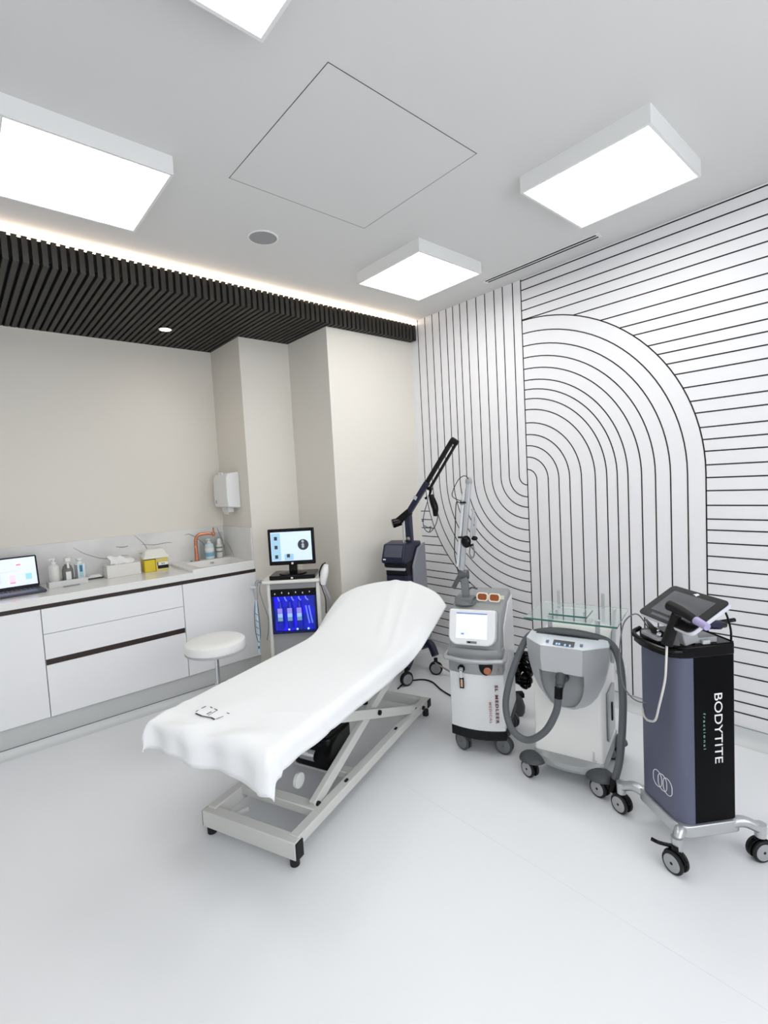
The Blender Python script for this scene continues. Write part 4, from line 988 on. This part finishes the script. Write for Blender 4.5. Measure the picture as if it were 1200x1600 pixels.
m2.build('screen_content', [mat('ui_steel', (150, 185, 205), .4, emit=(140, 180, 205), es=.6), mat('ui_dark', (60, 66, 72), .4), mat('ui_light', (200, 205, 212), .4)], o)
m = MB(); m.M = Mm; m.box((.0, -.0008, -.1225), (.016, .001, .014)); m.build('badge', M_letter, o)

# ------------------------------------------------------------------ dark laser with raised arm in the corner
de = (.34992, -.93678); DO = (-.62, -1.2)
D = thing('laser_cart', 'dark navy laser cart with a tall black raised arm in the room corner', 'medical laser', (*DO, 0), rz_of(de))
dc = -.075
M_dside = mat('dark_laser_side', (138, 140, 148), .4)
m = MB(); m.prism(rrect(dc-.090, .01, dc+.092, .34, .02), .24, .80); m.build('body', M_navy, D, bevel=.006)
m = MB()
for x in (dc+.0925, dc+.105): pass
m.loft([[(x, .10, .24), (x, .10, .86), (x, .20, .99), (x, .33, 1.02), (x, .36, .24)] for x in (dc+.0925, dc+.112)]); m.build('side_panel', M_dside, D, bevel=.006)
m = MB(); m.loft([[(x, .10, .24), (x, .10, .86), (x, .20, .99), (x, .33, 1.02), (x, .36, .24)] for x in (dc-.112, dc-.0925)]); m.build('side_panel', M_dside, D, bevel=.006)
m = MB(); m.bb(dc-.088, -.004, .842, dc+.082, .02, .862); m.build('front_strip', M_lgrey, D, bevel=.003)
m = MB(); m.bb(dc-.09, -.004, .868, dc+.085, .10, .895); m.bb(dc-.09, .02, .80, dc+.092, .34, .90); m.build('neck', M_blackm, D, bevel=.004)
m = MB(); m.loft([[(x, .0, .892), (x, -.03, .905), (x, -.028, .930), (x, .020, 1.040), (x, .14, 1.055), (x, .30, 1.035), (x, .30, .90)] for x in (dc-.102, dc+.090)]); hd = m.build('head', M_navy, D, bevel=.012, seg=3)
Mh = basis((dc-.006, -.0035, .990), (1, 0, 0), (0, .048, .11))
m = MB(); m.M = Mh; m.box((0, 0, .001), (.150, .095, .003)); m.build('screen', mat('dim_screen', (86, 90, 102), .12, spec=.8), hd, bevel=.001)
m = MB(); m.M = Mh; m.box((-.065, -.066, .002), (.022, .008, .003)); m.build('badge', M_letter, hd)
# arm
m = MB(); m.bar((.004, .12, 1.04), (.0, .12, 1.275), .048, .05, up=(0, 1, 0)); m.build('arm_post', M_navy, D, bevel=.006)
MB().cyl((-.030, .08, 1.03), (-.030, .08, 1.20), .006).build('arm_rod', M_silver, D)
m = MB(); m.sphere((.004, .095, 1.075), .016); m.build('arm_knob', mat('pewter', (150, 140, 130), .3, metal=.5), D)
m = MB(); m.cyl((-.115, .07, 1.193), (-.05, .12, 1.21), .036, .030); m.bar((-.09, .10, 1.20), (.02, .12, 1.285), .050, .055); m.build('arm_joint', M_black, D, bevel=.008)
m = MB(); m.bar((.0, .12, 1.265), (.175, .12, 1.50), .040, .046, up=(0, 1, 0)); m.build('lower_arm', M_navy, D, bevel=.006)
m = MB(); m.bar((.07, .0955, 1.375), (.085, .0955, 1.40), .030, .004, up=(0, 1, 0)); m.build('arm_label', M_lgrey, D)
# upper slotted arm
ax0, az0, ax1, az1 = .150, 1.462, .395, 1.80
dv = Vector((ax1-ax0, 0, az1-az0)); dl = dv.length; du = dv/dl; dn = Vector((du.z, 0, -du.x))
def A_(l, q): p = Vector((ax0, .12, az0))+du*l+dn*q; return (p.x, p.y, p.z)
m = MB(); m.bar(A_(0, -.004), A_(dl, -.004), .030, .034, up=(0, 1, 0)); m.build('upper_arm', M_blackm, D, bevel=.005)
m = MB(); m.bar(A_(.0, .040), A_(dl, .034), .018, .024, up=(0, 1, 0)); m.build('upper_arm_rail', M_blackm, D, bevel=.004)
m = MB(); m.bar(A_(dl-.03, .014), A_(dl+.012, .014), .064, .038, up=(0, 1, 0)); m.build('arm_cap', M_blackm, D, bevel=.010, seg=3)
m = MB(); m.bar(A_(.0, .03), A_(.03, .05), .03, .03, up=(0, 1, 0)); m.tube([A_(.02, .05), A_(-.03, .062), A_(-.07, .05)], .010, n=8); m.build('arm_hinge', M_black, D, bevel=.003)
def Dp(x, y, z): return (DO[0]+de[0]*x-de[1]*y, DO[1]+de[1]*x+de[0]*y, z)
g = thing('hanging_goggles', 'black goggles with thin strap dangling from the dark laser arm', 'goggles', Dp(.20, .10, 1.41), rz_of(de))
m = MB(); m.tube([(.005, .0, -.005), (.022, 0, -.06), (.036, 0, -.11), (.034, 0, -.165)], lambda q: .010+.016*math.sin(PI*min(1, .15+q*.75)), n=14); m.build('cup', M_black, g)
m = MB(); m.tube([(-.01, 0, .0), (-.03, 0, -.07), (-.055, 0, -.14), (-.068, 0, -.215), (-.055, 0, -.265), (-.02, 0, -.285), (.02, 0, -.25), (.048, 0, -.19), (.052, 0, -.13), (.034, 0, -.06)], .0034, n=8)
m.tube([(-.062, 0, -.235), (-.03, 0, -.25), (-.005, 0, -.245), (-.02, .0, -.28)], .0034, n=8); m.sphere((-.07, 0, -.20), .008); m.build('strap', M_dgrey, g)
m = MB(); m.bar((-.015, 0, .03), (-.018, 0, -.045), .012, .004, up=(0, 1, 0)); m.build('tag', M_letter, g)
# base with navy feet
m = MB(); m.bb(dc-.09, .02, .19, dc+.092, .33, .245); m.build('chassis', M_blackm, D, bevel=.005)
m = MB(); m.bb(dc+.02, -.02, .255, dc+.12, .05, .32); m.build('pedal_box', M_lgrey, D, bevel=.004)
for (p0, p1, p2) in (((dc-.06, .04, .19), (dc-.10, -.06, .165), (dc-.11, -.12, .13)), ((dc+.07, .06, .20), (dc+.10, -.04, .17), (dc+.10, -.10, .13)), ((dc+.08, .22, .20), (dc+.17, .20, .225), (dc+.225, .17, .15)), ((dc-.06, .30, .19), (dc-.12, .34, .17), (dc-.14, .36, .13))):
    MB().tube([p0, p1, p2], lambda q: .036-.006*q, n=12).build('leg', M_navy, D)
casterset(D, [(dc-.11, -.12, .7), (dc+.10, -.10, 1.0), (dc+.225, .17, .2), (dc-.14, .36, .5)], .05, .032, M_blackm, M_rubber, M_grey, .13)

# ------------------------------------------------------------------ cords and wall fittings
tag(MB().tube([(-.80, -1.26, .006), (-.68, -1.22, .006), (-.57, -1.27, .006), (-.545, -1.36, .006), (-.60, -1.50, .006), (-.63, -1.62, .006), (-.66, -1.80, .006), (-.70, -1.98, .006)], .0055, n=8).build('floor_cord', M_blackm), 'black cord snaking over the floor between the dark and the white laser carts', 'cord')
tag(MB().tube([(-.42, -1.28, .10), (-.36, -1.40, .03), (-.34, -1.55, .008), (-.42, -1.85, .008), (-.52, -2.0, .01)], .007, n=8).build('floor_cord', mat('taupe_cord', (160, 152, 148), .5)), 'taupe cord on the floor behind the white laser cart', 'cord')
t = thing('wall_socket', 'white plug socket on the striped wall behind the cooling cart', 'wall socket', (0, -2.533, .20), -PI/2)
MB().bb(-.04, -.014, 0, .04, -.0005, .075).build('plate', M_plastic, t, bevel=.004)
m = MB(); m.cyl((.0, -.014, .038), (.0, -.05, .038), .019); m.build('plug', M_lgrey, t, bevel=.002)
t = thing('wall_hook', 'small wire bracket low on the striped wall behind the bed head', 'bracket', (0, -.862, .10), -PI/2)
MB().tube([(-.03, -.003, .13), (-.02, -.02, .14), (.02, -.02, .14), (.03, -.003, .13)], .004, n=8).tube([(.0, -.02, .14), (.005, -.02, .07), (-.01, -.02, .01), (-.05, -.02, .004)], .004, n=8).build('wire', M_grey2, t)
